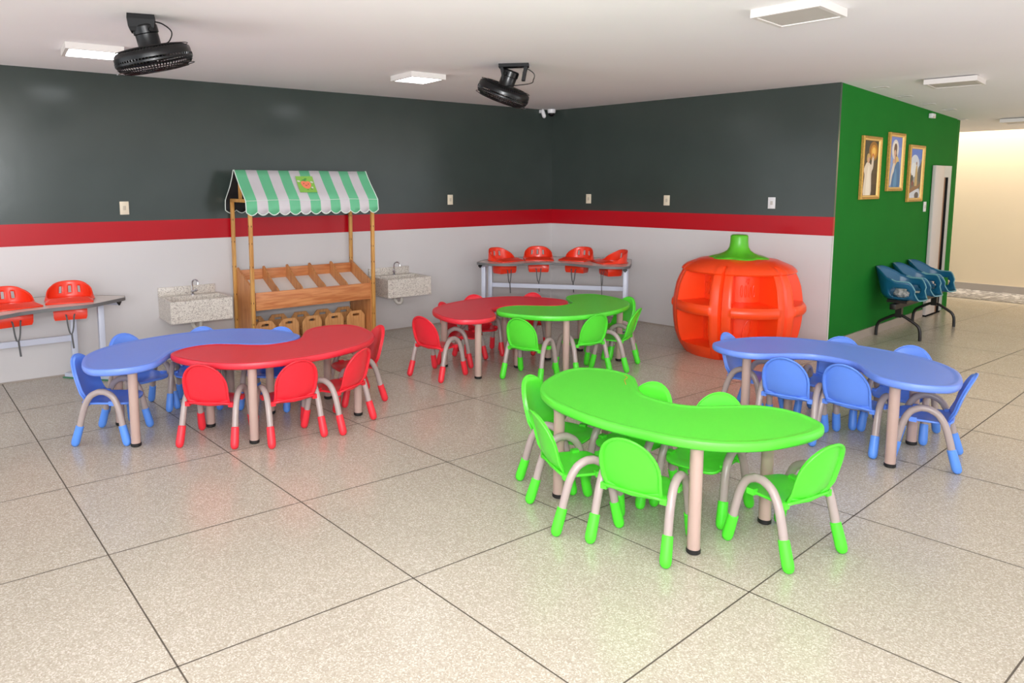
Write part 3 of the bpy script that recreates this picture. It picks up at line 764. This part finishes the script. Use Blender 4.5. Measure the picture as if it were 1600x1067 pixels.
# left feeding table, partly out of the picture (local x along the wall, y towards it)
LTo = LW(-6.2, .5); LTz = .74
nr = arc_poly([(-7.35, -.60), (-7.2, -.85), (-7.0, -1.0), (-6.75, -1.02), (-6.5, -.93), (-6.37, -.84), (-6.24, -.794), (-6.1, -.77), (-5.9, -.765), (-5.767, -.684), (-5.563, -.514)], 4)
outL = [(x + 6.2, y + .5) for x, y in nr + [(-5.545, -.415), (-5.93, -.05), (-7.2, -.05), (-7.38, -.2)]]
ls = [(-5.972 + 6.2, -.415 + .5, D(-8)), (-6.41 + 6.2, -.50 + .5, D(14))]
feed_table('baby feeding table by the left wall, cut off by the left edge of the photo', LTo, AL, LTz, outL, ls,
           [(-5.925 + 6.2, .36), (-5.735 + 6.2, .14), (-7.2 + 6.2, .36), (-7.2 + 6.2, .05)], (-7.2 + 6.2, .36, -5.925 + 6.2, .36, .365), [(-5.985 + 6.2, .43, -5.68 + 6.2, .08), (-7.2 + 6.2, .43, -7.2 + 6.2, .0)],
           [(-5.95 + 6.2, .40, -5.60 + 6.2, .06), (-7.2 + 6.2, .40, -7.2 + 6.2, -.2)])
for (x, y, a), l in zip(ls, ('coral red baby seat at the right end of the left feeding table', 'coral red baby seat cut by the left picture edge in the left feeding table')):
    p = rot2((x, y), AL); put_seat(LTo + Vector((p[0], p[1], LTz)), AL + a, l)

# ------------------------------------------------------------------ pumpkin shelf
PC = Vector((2.845, 7.215, 0))
vd = math.atan2(-PC.y, -PC.x)                      # direction from the shelf to the camera
pk = thing('pumpkin_shelf', 'large orange pumpkin shaped toy shelf with a green stem by the right wall', 'toy shelf', PC, vd)
PROF = [(0, .50), (.03, .525), (.10, .565), (.20, .600), (.32, .622), (.45, .630), (.58, .622), (.70, .600), (.80, .565), (.88, .515), (.925, .455), (.955, .38), (.968, .28), (.972, .0)]
def prad(z):
    for (a, ra), (b, rb) in zip(PROF, PROF[1:]):
        if a <= z <= b:
            t = (z - a) / (b - a); return ra + (rb - ra) * t
    return 0
SEGN = 6; SEG0 = math.radians(-14)       # first seam, angle from the camera direction (positive = to the left in the photo)
def lob(a):
    u = ((a - SEG0) / (2 * PI / SEGN)) % 1.0
    return u
def rad(a, z):
    u = lob(a); e = min(u, 1 - u)
    g = 0.028 * math.exp(-(e / .018) ** 2) + .012 * (1 - math.sin(PI * u))
    return prad(z) - g * (1 if z < .95 else .5)
UL = [0, .012, .03, .06, .10, .145, .16, .175, .22, .30, .38, .46, .54, .62, .70, .78, .825, .84, .855, .90, .94, .97, .988]
ZL = [0, .02, .05, .09, .11, .125, .14, .20, .28, .36, .43, .445, .46, .475, .515, .53, .545, .56, .63, .70, .77, .825, .84, .855, .875, .90, .925, .945, .958]
O1 = (.125, .445); O2 = (.545, .84); UO = (.16, .84)
def inopen(u, z):
    return UO[0] <= u <= UO[1] and (O1[0] <= z <= O1[1] or O2[0] <= z <= O2[1])
lip = {}
for k in range(SEGN):
    A0 = SEG0 + k * 2 * PI / SEGN; W = 2 * PI / SEGN
    mb = MB()
    us = UL + [1.0]
    def pt(u, z, inn=0.0):
        a = A0 + u * W; r = rad(a, z)
        if u in (0, 1.0): r = prad(z) - .04
        # pillars and the middle shelf edge stand proud as rounded bands
        if UO[0] - .07 < u < UO[0] or UO[1] < u < UO[1] + .07: r += .006
        if .46 <= z <= .53 and UO[0] <= u <= UO[1]: r += .024 * math.sin(PI * (z - .445) / .10)
        if .855 <= z <= .90: r += .022
        r -= inn
        return Vector((r * math.cos(a), r * math.sin(a), z))
    def skip(i, j):
        return inopen((us[i] + us[i + 1]) / 2, (ZL[j] + ZL[j + 1]) / 2)
    mb.grid([[pt(u, z) for z in ZL] for u in us], skip=skip)
    # recessed compartments: side, top, bottom and back faces
    for z0, z1 in (O1, O2):
        uu = [u for u in us if UO[0] <= u <= UO[1]]; zz = [z for z in ZL if z0 <= z <= z1]
        def inn(u, z): 
            uc = .5 + (u - .5) * .94; a = A0 + uc * W; r = .34 + .02 * (1 - abs(2 * uc - 1))
            return Vector((r * math.cos(a), r * math.sin(a), z0 + .02 + (z - z0) * (z1 - z0 - .035) / (z1 - z0)))
        def mid(u, z, q): return pt(u, z).lerp(inn(u, z), q)
        qs = (0, .04, .25, .5, .75, 1.0)
        for u in (uu[0], uu[-1]): mb.grid([[mid(u, z, q) for q in qs] for z in zz])
        for z in (zz[0], zz[-1]): mb.grid([[mid(u, z, q) for q in qs] for u in uu])
        mb.grid([[inn(u, z) for z in zz] for u in uu])
    bmesh.ops.remove_doubles(mb.bm, verts=mb.bm.verts[:], dist=1e-4)
    sg = mb.build('shelf_segment', M_ORANGE, pk, sharp=42)
    mb = MB()
    def rp(u, z):
        a = A0 + u * W; r = .366; return Vector((r * math.cos(a), r * math.sin(a), z))
    if k in (5, 0):
        for c in (.34, .44, .54, .64):
            mb.tube([rp(c + .026 * math.cos(t) , .675 + .058 * math.sin(t)) for t in [2 * PI * q / 20 for q in range(20)]], .0042, 6, closed=True)
        mb.tube([rp(.49 + .05 * math.cos(t) * (1 if q % 2 else .45), .775 + .032 * math.sin(t) * (1 if q % 2 else .45)) for q, t in enumerate([PI / 2 + 2 * PI * q / 10 for q in range(10)])], .004, 6, closed=True)
        mb.tube([rp(.50 + .13 * math.cos(t) * math.cos(.6) - .055 * math.sin(t) * math.sin(.6) * 1.2, .285 + .13 * math.cos(t) * .62 + .085 * math.sin(t) * .8) for t in [2 * PI * q / 28 for q in range(28)]], .005, 6, closed=True)
        mb.build('relief_pattern', M_ORANGE, sg)
mb = MB()   # crown and floor of the shelf
mb.lathe([(.455, .9235), (.38, .956), (.28, .970), (.0, .974)], 48); mb.lathe([(.0, .002), (.44, .002)], 48)
mb.build('crown', M_ORANGE, pk)
# stem
mb = MB(); NA = 60; loops = []
for z, r, lobe in ((.955, .30, .30), (.972, .292, .28), (.985, .255, .24), (1.00, .20, .18), (1.02, .148, .10), (1.045, .112, .05), (1.08, .093, .02), (1.13, .086, .0), (1.185, .085, 0), (1.197, .080, 0), (1.203, .070, 0), (1.204, .03, 0)):
    lp = []
    for i in range(NA):
        a = 2 * PI * i / NA; s = abs(math.sin(3 * (a - SEG0)))
        rr = r * (1 - lobe * .8 * (1 - s ** .7)); lp.append((rr * math.cos(a), rr * math.sin(a), z + (.012 if lobe > .2 else 0) * (1 - s)))
    loops.append(lp)
mb.rings(loops, cap0=True, cap1=True); mb.build('stem', M_STEM, pk, sharp=60)

# ------------------------------------------------------------------ switch and socket plates
def plate(pos, ang, label, ivory=True, w=.078, h=.122):
    t = thing('wall_socket', label, 'socket', pos, ang, 'wall plates')
    mb = MB(); mb.bbox((-w / 2, -.010, -h / 2), (w / 2, -.001, h / 2), .003); mb.build('plate', M_PLATE if ivory else M_PLATEW, t)
    mb = MB(); mb.bbox((-.013, -.0125, -.02), (.013, -.0095, .02), .0015); mb.build('insert', M_PLATED if ivory else M_DIFF_OFF, t)
plate(LW(-5.427, 0, 1.502), AL, 'ivory socket plate on the left wall, left of the stall awning')
plate(LW(-1.716, 0, 1.532), AL, 'ivory socket plate on the left wall, right of the stall awning')
plate(RW(.620, 0, 1.530), AR, 'ivory socket plate on the right wall, nearest the room corner')
plate(RW(1.757, 0, 1.524), AR, 'ivory socket plate on the right wall, midway along it')
plate(RW(3.006, 0, 1.513), AR, 'white socket plate on the right wall above the pumpkin shelf', False)
t = thing('light_switch', 'white switch plate on the green wall beside the door', 'switch', GW(2.74, 0, 1.43), AG)
mb = MB(); mb.bbox((-.045, -.010, -.062), (.045, -.001, .062), .003); mb.build('plate', M_PLATEW, t)
mb = MB(); mb.bbox((-.014, -.0125, -.02), (.014, -.0095, .02), .0015); mb.build('rocker', M_DIFF_OFF, t)

# ------------------------------------------------------------------ ceiling fans
def fan(mount, yaw, axis, label, arm):
    t = thing('oscillating_fan', label, 'fan', mount, 0.0, 'black ceiling fans')
    ax = Vector(axis).normalized()
    Q = ax.to_track_quat('Z', 'Y').to_matrix().to_4x4()      # local +Z runs from the mount to the disc
    Yw = Matrix.Rotation(yaw, 4, 'Z')
    mb = MB()
    if arm == 'box':
        mb.rings([[Yw @ Vector((x * q, y * q, z)) for x, y in ((-.075, -.055), (.075, -.055), (.075, .055), (-.075, .055))] for z, q in ((-.001, 1.0), (-.03, 1.02), (-.075, .95), (-.10, .78))], cap0=True, cap1=True)
    else:
        mb.box((-.125, -.05, -.028), (.125, .05, -.001), M=Yw)
        for sx in (-1, 1):
            mb.rings([[Yw @ Vector((sx * x, y, z)) for x, y in ((a, -.035), (a + .028, -.035), (a + .028, .035), (a, .035))] for a, z in ((.088, -.028), (.076, -.075), (.066, -.14))], cap0=True, cap1=True)
    mb.build('mount_bracket', M_BLACKM, t, flat=True)
    h0 = .085
    def S(z): return Q @ Matrix.Translation((0, 0, z))
    mb = MB(); mb.lathe([(0, .055), (.064, .055), (.072, .065), (.072, .105), (.066, .11), (.066, .19), (.076, .205), (.0, .205)], 28, M=Q)
    for sx in (-1, 1): mb.tube([Q @ Vector((sx * .05, 0, .092)), Q @ Vector((sx * .086, 0, .092))], [.018, .012], 10)
    mt = mb.build('motor_housing', M_BLACKP, t)
    z0, z1, R = .190, .318, .224
    cage = MB()
    cage.lathe([(R - .018, z0 + .012), (R - .004, z0 + .022), (R, z0 + .04), (R, z0 + .060), (R - .004, z0 + .062), (R - .008, z0 + .04), (R - .02, z0 + .018)], 64, M=Q)
    cage.lathe([(R - .004, z1 - .058), (R + .002, z1 - .056), (R + .002, z1 - .045), (R - .004, z1 - .043)], 64, M=Q)
    def wire(prof, n, r):
        for k in range(n):
            a = 2 * PI * k / n
            cage.tube([Q @ Vector((q * math.cos(a), q * math.sin(a), z)) for q, z in prof], r, 4, caps=False)
    wire([(.07, z0), (.16, z0 - .004), (R - .03, z0 + .006), (R - .006, z0 + .022)], 72, .0022)
    wire([(.055, z1 + .004), (.15, z1 + .006), (R - .05, z1 - .002), (R - .015, z1 - .02), (R, z1 - .05), (R, z0 + .06)], 72, .0026)
    for q, z in ((.10, z1 + .006), (.145, z1 + .006), (.19, z1 + .001), (.225, z1 - .008), (R - .006, z1 - .03), (.12, z0 - .003), (.17, z0 - .003), (.215, z0 + .004)):
        cage.tube([Q @ Vector((q * math.cos(a), q * math.sin(a), z)) for a in [2 * PI * k / 48 for k in range(48)]], .0028, 4, closed=True)
    cg = cage.build('cage', M_BLACKP, t, sharp=60)
    mb = MB(); mb.lathe([(0, z1 + .012), (.05, z1 + .012), (.058, z1 + .004), (.058, z1 - .004), (0, z1 - .004)], 28, M=Q); mb.build('badge_cap', M_BLACKP, cg)
    for k in range(3):
        mb = MB(); P = []
        for i in range(9):
            r = .03 + .165 * i / 8; row = []
            for j in range(7):
                a = 2 * PI * k / 3 + (-.38 - .10 * i / 8 + (.95 + .25 * math.sin(PI * i / 8)) * j / 6)
                row.append(Q @ Vector((r * math.cos(a), r * math.sin(a), (z0 + z1) / 2 - .018 + .036 * j / 6)))
            P.append(row)
        mb.grid(P); mb.build('blade', M_BLACKP, t, solid=.003, sharp=60)
    mb = MB(); b = Yw @ Vector((.07, 0, -.03)); e = Q @ Vector((.06, 0, .2))
    sd = Vector((.10, 0, 0))
    mb.tube(catmull([b, b + Vector((.05, .0, -.015)), b + sd + Vector((0, 0, -.055)), b + sd * .95 + Vector((0, 0, -.10)), b + sd * .6 + Vector((0, -.01, -.135)), Q @ Vector((.09, -.03, .196))], 6), .004, 6)
    mb.build('power_cord', M_BLACKP, t)
fan((-1.90, 4.392, HC), .35, (.185, .18, -1), 'black caged fan hung from the ceiling at the left, before the lit panel', 'box')
fan((.459, 6.121, HC), -.15, (-.37, .22, -1), 'black caged fan hung from the ceiling before the room corner', 'u')

# ------------------------------------------------------------------ ceiling light panels and fittings
def panel(x, y, ang, w, lit, label):
    t = thing('ceiling_panel_light', label, 'ceiling light', (x, y, ceil_h((x, y, 0))), ang, 'square ceiling panels')
    h = w / 2; th = .048
    mb = MB()
    lo = [(-h, -h), (h, -h), (h, h), (-h, h)]; inn = [(a * (1 - .05 / w), b * (1 - .05 / w)) for a, b in lo]
    mb.rings([[(a, b, -.001) for a, b in lo], [(a, b, -th) for a, b in lo], [(a, b, -th) for a, b in inn], [(a, b, -th + .006) for a, b in inn]], cap0=True)
    mb.build('housing', M_LAMPW, t, flat=True)
    mb = MB(); mb.box((inn[0][0], inn[0][1], -th + .0055), (inn[2][0], inn[2][1], -th + .012)); mb.build('diffuser', M_DIFF_ON if lit else M_DIFF_OFF, t, flat=True)
panel(-2.71, 5.40, D(33), .38, True, 'lit square ceiling panel at the upper left, behind the left fan')
panel(-.38, 6.72, D(35.3), .37, True, 'lit square ceiling panel in the middle, left of the second fan')
panel(1.971, 4.267, D(-47.6), .39, False, 'unlit square ceiling panel nearest the camera, at the upper right')
panel(4.72, 6.93, D(45), .42, False, 'unlit square ceiling panel in front of the green wall, at the right')
panel(7.45, 9.55, D(-46), .44, False, 'unlit square ceiling panel farthest right, cut by the photo edge')
dl = [(4.316, 7.445), (4.887, 7.966), (5.476, 8.470), (5.998, 8.870), (6.765, 9.747)]
DLN = ['nearest recessed square downlight along the green wall', 'second nearest recessed downlight along the green wall', 'middle recessed downlight of the row along the green wall', 'fourth recessed downlight along the green wall, beyond the white box', 'farthest recessed downlight, at the far end of the green wall']
for (x, y), l in zip(dl, DLN):
    t = thing('recessed_downlight', l, 'downlight', (x, y, ceil_h((x, y, 0))), AG, 'recessed downlights')
    mb = MB(); a = .065; b = .045
    q = [(-1, -1), (1, -1), (1, 1), (-1, 1)]
    mb.rings([[(u * a, v * a, -.0005) for u, v in q], [(u * a, v * a, -.006) for u, v in q], [(u * b, v * b, -.006) for u, v in q], [(u * b, v * b, -.001) for u, v in q]]); mb.build('trim_ring', M_LAMPW, t, flat=True)
    mb = MB(); mb.box((-b, -b, -.0025), (b, b, -.0005)); mb.build('lens', M_DIFF_OFF, t, flat=True)
t = thing('emergency_light', 'small white box high on the green wall above the pictures', 'emergency light', GW(2.72, 0, 2.552), AG)
mb = MB(); mb.bbox((-.065, -.045, -.028), (.065, -.003, .028), .005); mb.build('housing', M_PLATEW, t)
mb = MB(); mb.box((-.055, -.047, -.023), (.055, -.0445, -.008)); mb.build('lens', M_DIFF_OFF, t, flat=True)
t = thing('motion_sensor', 'white capsule shaped sensor under the ceiling, left of the dome camera', 'sensor', LW(-.235, .0, 2.655), AL)
mb = MB(); mb.tube([(.0, -.035, .05), (.004, -.04, .045), (.022, -.06, -.035), (.026, -.065, -.05), (.028, -.067, -.056)], [.014, .026, .026, .018, .006], 14); mb.build('body', M_PLATEW, t, sharp=60)
mb = MB(); mb.box((-.015, -.035, .01), (.02, -.001, .05)); mb.build('bracket', M_PLATEW, t, flat=True)
t = thing('dome_camera', 'small white security camera in the ceiling corner where the walls meet', 'camera', (1.235, 9.70, HC), 0.0)
mb = MB(); mb.lathe([(0, -.0005), (.055, -.0005), (.055, -.03), (.048, -.05), (.0, -.05)], 24); mb.build('base', M_PLATEW, t)
mb = MB(); mb.lathe([(.042, -.05), (.040, -.068), (.028, -.085), (.012, -.092), (0, -.093)], 20); mb.build('lens_dome', M_BLACKP, t)

# ------------------------------------------------------------------ beam bench with three shell seats
BO = GW(1.77, .26)
bench = thing('waiting_bench', 'black steel waiting bench with three teal shell seats along the green wall', 'bench', BO, AG)
mb = MB(); mb.bbox((-.74, -.03, .345), (.74, .03, .405), .004); mb.build('beam', M_BENCH, bench)
for x in (-.52, .70):
    mb = MB(); mb.box((x - .03, -.03, .235), (x + .03, .03, .345)); mb.build('column', M_BENCH, bench, flat=True)
    for sy in (-1, 1):
        mb = MB(); mb.tube(catmull([(x, sy * .01, .262), (x, sy * .06, .245), (x, sy * .16, .185), (x, sy * .195, .155), (x, sy * .214, .11), (x, sy * .219, .05), (x, sy * .22, .001)], 5), .0165, 12)
        mb.build('leg', M_BENCH, bench)
def shell_P(a, v):
    # a 0 = back (+Y), +-pi = front; v 0 centre of the pan .. 1 rim
    aa = abs(a)
    def sm(t): t = max(0.0, min(1.0, t)); return t * t * (3 - 2 * t)
    h = .335 - .135 * sm((aa - .38) / 1.25) - .205 * sm((aa - 2.0) / .62)
    cx, cy = math.sin(a), math.cos(a)
    rx = .232; ry = .205 if cy > 0 else .245
    n = 2.35; k = (abs(cx) ** n + abs(cy) ** n) ** (-1 / n)
    r = min(1, v / .62); rise = max(0, (v - .45) / .55) ** 1.5
    fl = .82 + .18 * rise if h > .01 else .82 + .18 * v
    x = k * cx * rx * r * fl; y = k * cy * ry * r * fl
    y += .055 * rise * sm(1.1 - aa) - (.02 * rise if 1.2 < aa < 2.3 else 0)
    x *= 1 - .13 * rise * sm(1.25 - aa)
    return Vector((x, y, .455 + h * rise - .012 * (1 - v)))
NA_, NV_ = 96, 22
def shell_skip(i, j):
    a = -PI + 2 * PI * (i + .5) / NA_; v = (j + .5) / NV_
    return (((abs(a) - 1.72) / .46) ** 2 + ((v - .73) / .15) ** 2) < 1
for x, in ((-.50,), (.02,), (.54,)):
    mb = MB()
    mb.grid([[shell_P(-PI + 2 * PI * i / NA_, max(.02, j / NV_)) for j in range(NV_ + 1)] for i in range(NA_)], closeu=True, skip=shell_skip)
    bmesh.ops.holes_fill(mb.bm, edges=[e for e in mb.bm.edges if e.is_boundary and all((v.co.xy.length < .012) for v in e.verts)], sides=200)
    for v in mb.bm.verts: v.co.x += x
    st = mb.build('seat_shell', M_TEAL, bench, solid=.010, soff=0, sharp=60)
    mb = MB(); mb.tube([shell_P(a, 1.0) + Vector((x, 0, .003)) for a in [-PI + 2 * PI * k / 80 for k in range(80)] if abs(a) > 1.3 and True and a > 0], .0065, 6)
    mb.tube([shell_P(a, 1.0) + Vector((x, 0, .003)) for a in [-PI + 2 * PI * k / 80 for k in range(80)] if abs(a) > 1.3 and a < 0], .0065, 6)
    mb.build('pale_rim', M_TEALE, st)
    mb = MB(); mb.box((x - .12, -.10, .406), (x + .12, .10, .437)); mb.build('seat_mount', M_BENCH, st, flat=True)
def bench_pt(x, y, z): p = rot2((x, y), AG); return BO + Vector((p[0], p[1], z))
mb = MB(); bmesh.ops.create_icosphere(mb.bm, subdivisions=4, radius=1)
for v in mb.bm.verts:
    n = noise.noise(v.co * 2.3) * .22 + noise.noise(v.co * 6) * .13
    v.co = Vector((v.co.x * .10, v.co.y * .085, v.co.z * .07)) * (1 + n); v.co.z = max(v.co.z, -.05)
for f_ in mb.bm.faces: f_.smooth = True
o = mb.build('plastic_bag', M_BAG, loc=bench_pt(-.49, -.02, .516), rotz=AG, sharp=25); tag(o, 'crumpled whitish plastic bag lying on the nearest teal bench seat', 'bag')
mb = MB(); bmesh.ops.create_icosphere(mb.bm, subdivisions=3, radius=1)
for v in mb.bm.verts:
    v.co = Vector((v.co.x * .05, v.co.y * .035, v.co.z * .028)) * (1 + .25 * noise.noise(v.co * 3))
for f_ in mb.bm.faces: f_.smooth = True
o = mb.build('dark_pouch', M_BLACKP, loc=bench_pt(-.02, .09, .485), rotz=AG); tag(o, 'small black pouch lying on the middle teal bench seat', 'pouch')
t = thing('paper_stack', 'white papers with a yellow card lying on the middle teal bench seat', 'papers', bench_pt(0, -.04, .455), AG + .3)
mb = MB()
for k in range(4): mb.box((-.10 + .006 * k, -.075 - .004 * k, .003 * k), (.10 + .006 * k, .075 - .004 * k, .003 * k + .0025))
mb.build('sheets', M_PAPER, t, flat=True)
mb = MB(); mb.box((.0, -.06, .0125), (.085, .0, .015)); mb.build('card', M_YEL, t, flat=True)

# ------------------------------------------------------------------ three gilt framed pictures
def picture(s0, s1, z0, z1, label, shapes, bg):
    sc, zc = (s0 + s1) / 2, (z0 + z1) / 2; w, h = (s1 - s0), (z1 - z0)
    t = thing('framed_picture', label, 'picture', GW(sc, 0, zc), AG, 'gilt framed pictures')
    fw = .046
    def rect(q): return [(-w / 2 + q, -h / 2 + q), (w / 2 - q, -h / 2 + q), (w / 2 - q, h / 2 - q), (-w / 2 + q, h / 2 - q)]
    mb = MB()
    pr = [(0, -.002), (0, -.026), (.006, -.034), (.017, -.036), (.026, -.026)]
    mb.rings([[(x, y, z) for x, z in rect(q)] for q, y in pr]); fr = mb.build('frame', M_GOLD, t, flat=True)
    mb = MB(); pr = [(.026, -.026), (.031, -.022), (.040, -.022), (fw, -.010)]
    mb.rings([[(x, y, z) for x, z in rect(q)] for q, y in pr]); mb.build('inner_moulding', M_GOLD2, fr, flat=True)
    iw, ih = w / 2 - fw, h / 2 - fw
    mats = []; 
    def mi(c):
        m = mat('paint_%02x%02x%02x' % c, c, .55)
        if m not in mats: mats.append(m)
        return mats.index(m)
    mb = MB(); n = len(bg)
    for i in range(n):
        a, b = -1 + 2 * i / n, -1 + 2 * (i + 1) / n
        mb.f([mb.v((-iw, -.009, ih * a)), mb.v((iw, -.009, ih * a)), mb.v((iw, -.009, ih * b)), mb.v((-iw, -.009, ih * b))], mi(bg[i]))
    for k, (c, pts) in enumerate(shapes):
        y = -.0095 - .0002 * k
        vs = [mb.v((max(-1, min(1, u)) * iw, y, max(-1, min(1, v)) * ih)) for u, v in pts]
        mb.f(vs, mi(c))
    mb.build('canvas', mats, t, flat=True, fixn=False)
def cur(pts, k=4): return [(p.x, p.y) for p in catmull([(x, y, 0) for x, y in pts], k, True)]
picture(.594, 1.108, 1.547, 2.222, 'leftmost gilt framed picture, a figure in white raising a light against brown', [
    ((150, 100, 30), ell(.35, .62, .62, .36)), ((206, 140, 40), ell(.38, .60, .42, .26)), ((240, 190, 90), ell(.38, .62, .24, .15)),
    ((222, 206, 184), cur([(-.75, -1), (-.68, -.3), (-.82, -.08), (-.62, .12), (-.40, .22), (-.15, .20), (.12, .12), (.22, .40), (.42, .40), (.40, .02), (.20, -.22), (.22, -1)])),
    ((236, 224, 204), cur([(-.42, -1), (-.36, -.2), (-.15, .1), (.02, -.3), (.08, -1)])),
    ((206, 160, 128), ell(-.28, .30, .17, .12)), ((196, 160, 96), cur([(-.50, .30), (-.46, .48), (-.26, .53), (-.08, .46), (-.06, .36), (-.2, .40), (-.36, .36), (-.40, .22)])),
    ((206, 160, 128), ell(.32, .44, .09, .06)), ((196, 50, 40), ell(.33, .50, .06, .05))], [(60, 46, 30), (74, 56, 34), (80, 64, 40), (72, 62, 44), (56, 52, 40)])
picture(1.345, 1.828, 1.632, 2.292, 'middle and highest gilt framed picture, a woman in blue holding a child', [
    ((222, 214, 206), ell(-.05, .50, .55, .40)), ((240, 232, 220), ell(-.05, .52, .40, .30)),
    ((104, 76, 62), cur([(-.28, .50), (-.20, .70), (.05, .74), (.22, .62), (.22, .34), (.36, .16), (.14, .20), (-.2, .32)])),
    ((214, 170, 140), ell(-.08, .36, .18, .13)), ((220, 186, 110), cur([(.1, .2), (.4, .22), (.62, .05), (.6, -.2), (.15, -.25), (-.05, .0)])),
    ((58, 110, 156), cur([(-.35, -1), (-.28, -.55), (.0, -.2), (.3, .0), (.72, -.02), (.86, -.5), (.8, -1)])), ((84, 140, 180), cur([(-.1, -1), (0, -.5), (.2, -.25), (.4, -.6), (.35, -1)])),
    ((214, 170, 140), ell(-.22, .02, .14, .11)), ((222, 210, 196), cur([(-.72, -.9), (-.55, -.4), (-.32, -.1), (-.05, -.05), (-.1, -.35), (-.35, -.55), (-.5, -.9)])),
    ((206, 152, 120), ell(.02, .12, .12, .2, 20, .5))], [(120, 150, 196), (130, 156, 204), (138, 160, 210), (128, 148, 208), (112, 132, 200)])
picture(2.030, 2.546, 1.500, 2.178, 'rightmost gilt framed picture, a pale figure on a rocky hill under blue sky', [
    ((206, 214, 226), ell(-.15, .35, .75, .42)), ((226, 228, 228), ell(-.25, .15, .5, .3)),
    ((96, 98, 96), cur([(.4, -.3), (.45, .2), (.75, .35), (1, .5), (1, -.4)])), ((108, 104, 92), cur([(-1, -.6), (-1, -.1), (-.7, .02), (-.5, -.2), (-.2, -.35), (.2, -.4), (.6, -.3), (1, -.4), (1, -.7), (0, -.8)])),
    ((198, 168, 112), cur([(-.02, -.5), (.02, .05), (.1, .3), (.26, .34), (.36, .1), (.38, -.5)])), ((150, 110, 84), ell(.16, .42, .09, .07)),
    ((60, 66, 58), ell(-.5, -.22, .22, .16)), ((128, 52, 48), ell(-.38, -.4, .14, .12)), ((140, 100, 66), cur([(-.9, -.75), (-.4, -.55), (.4, -.5), (.9, -.4), (.9, -.5), (.3, -.66), (-.6, -.85)])),
    ((206, 210, 218), cur([(-.9, -1), (-.9, -.85), (-.2, -.72), (.6, -.62), (.85, -.7), (.85, -1)])), ((86, 80, 76), ell(.4, -.9, .35, .14))], [(150, 150, 150), (160, 160, 158), (150, 158, 170), (120, 146, 200), (86, 124, 206)])
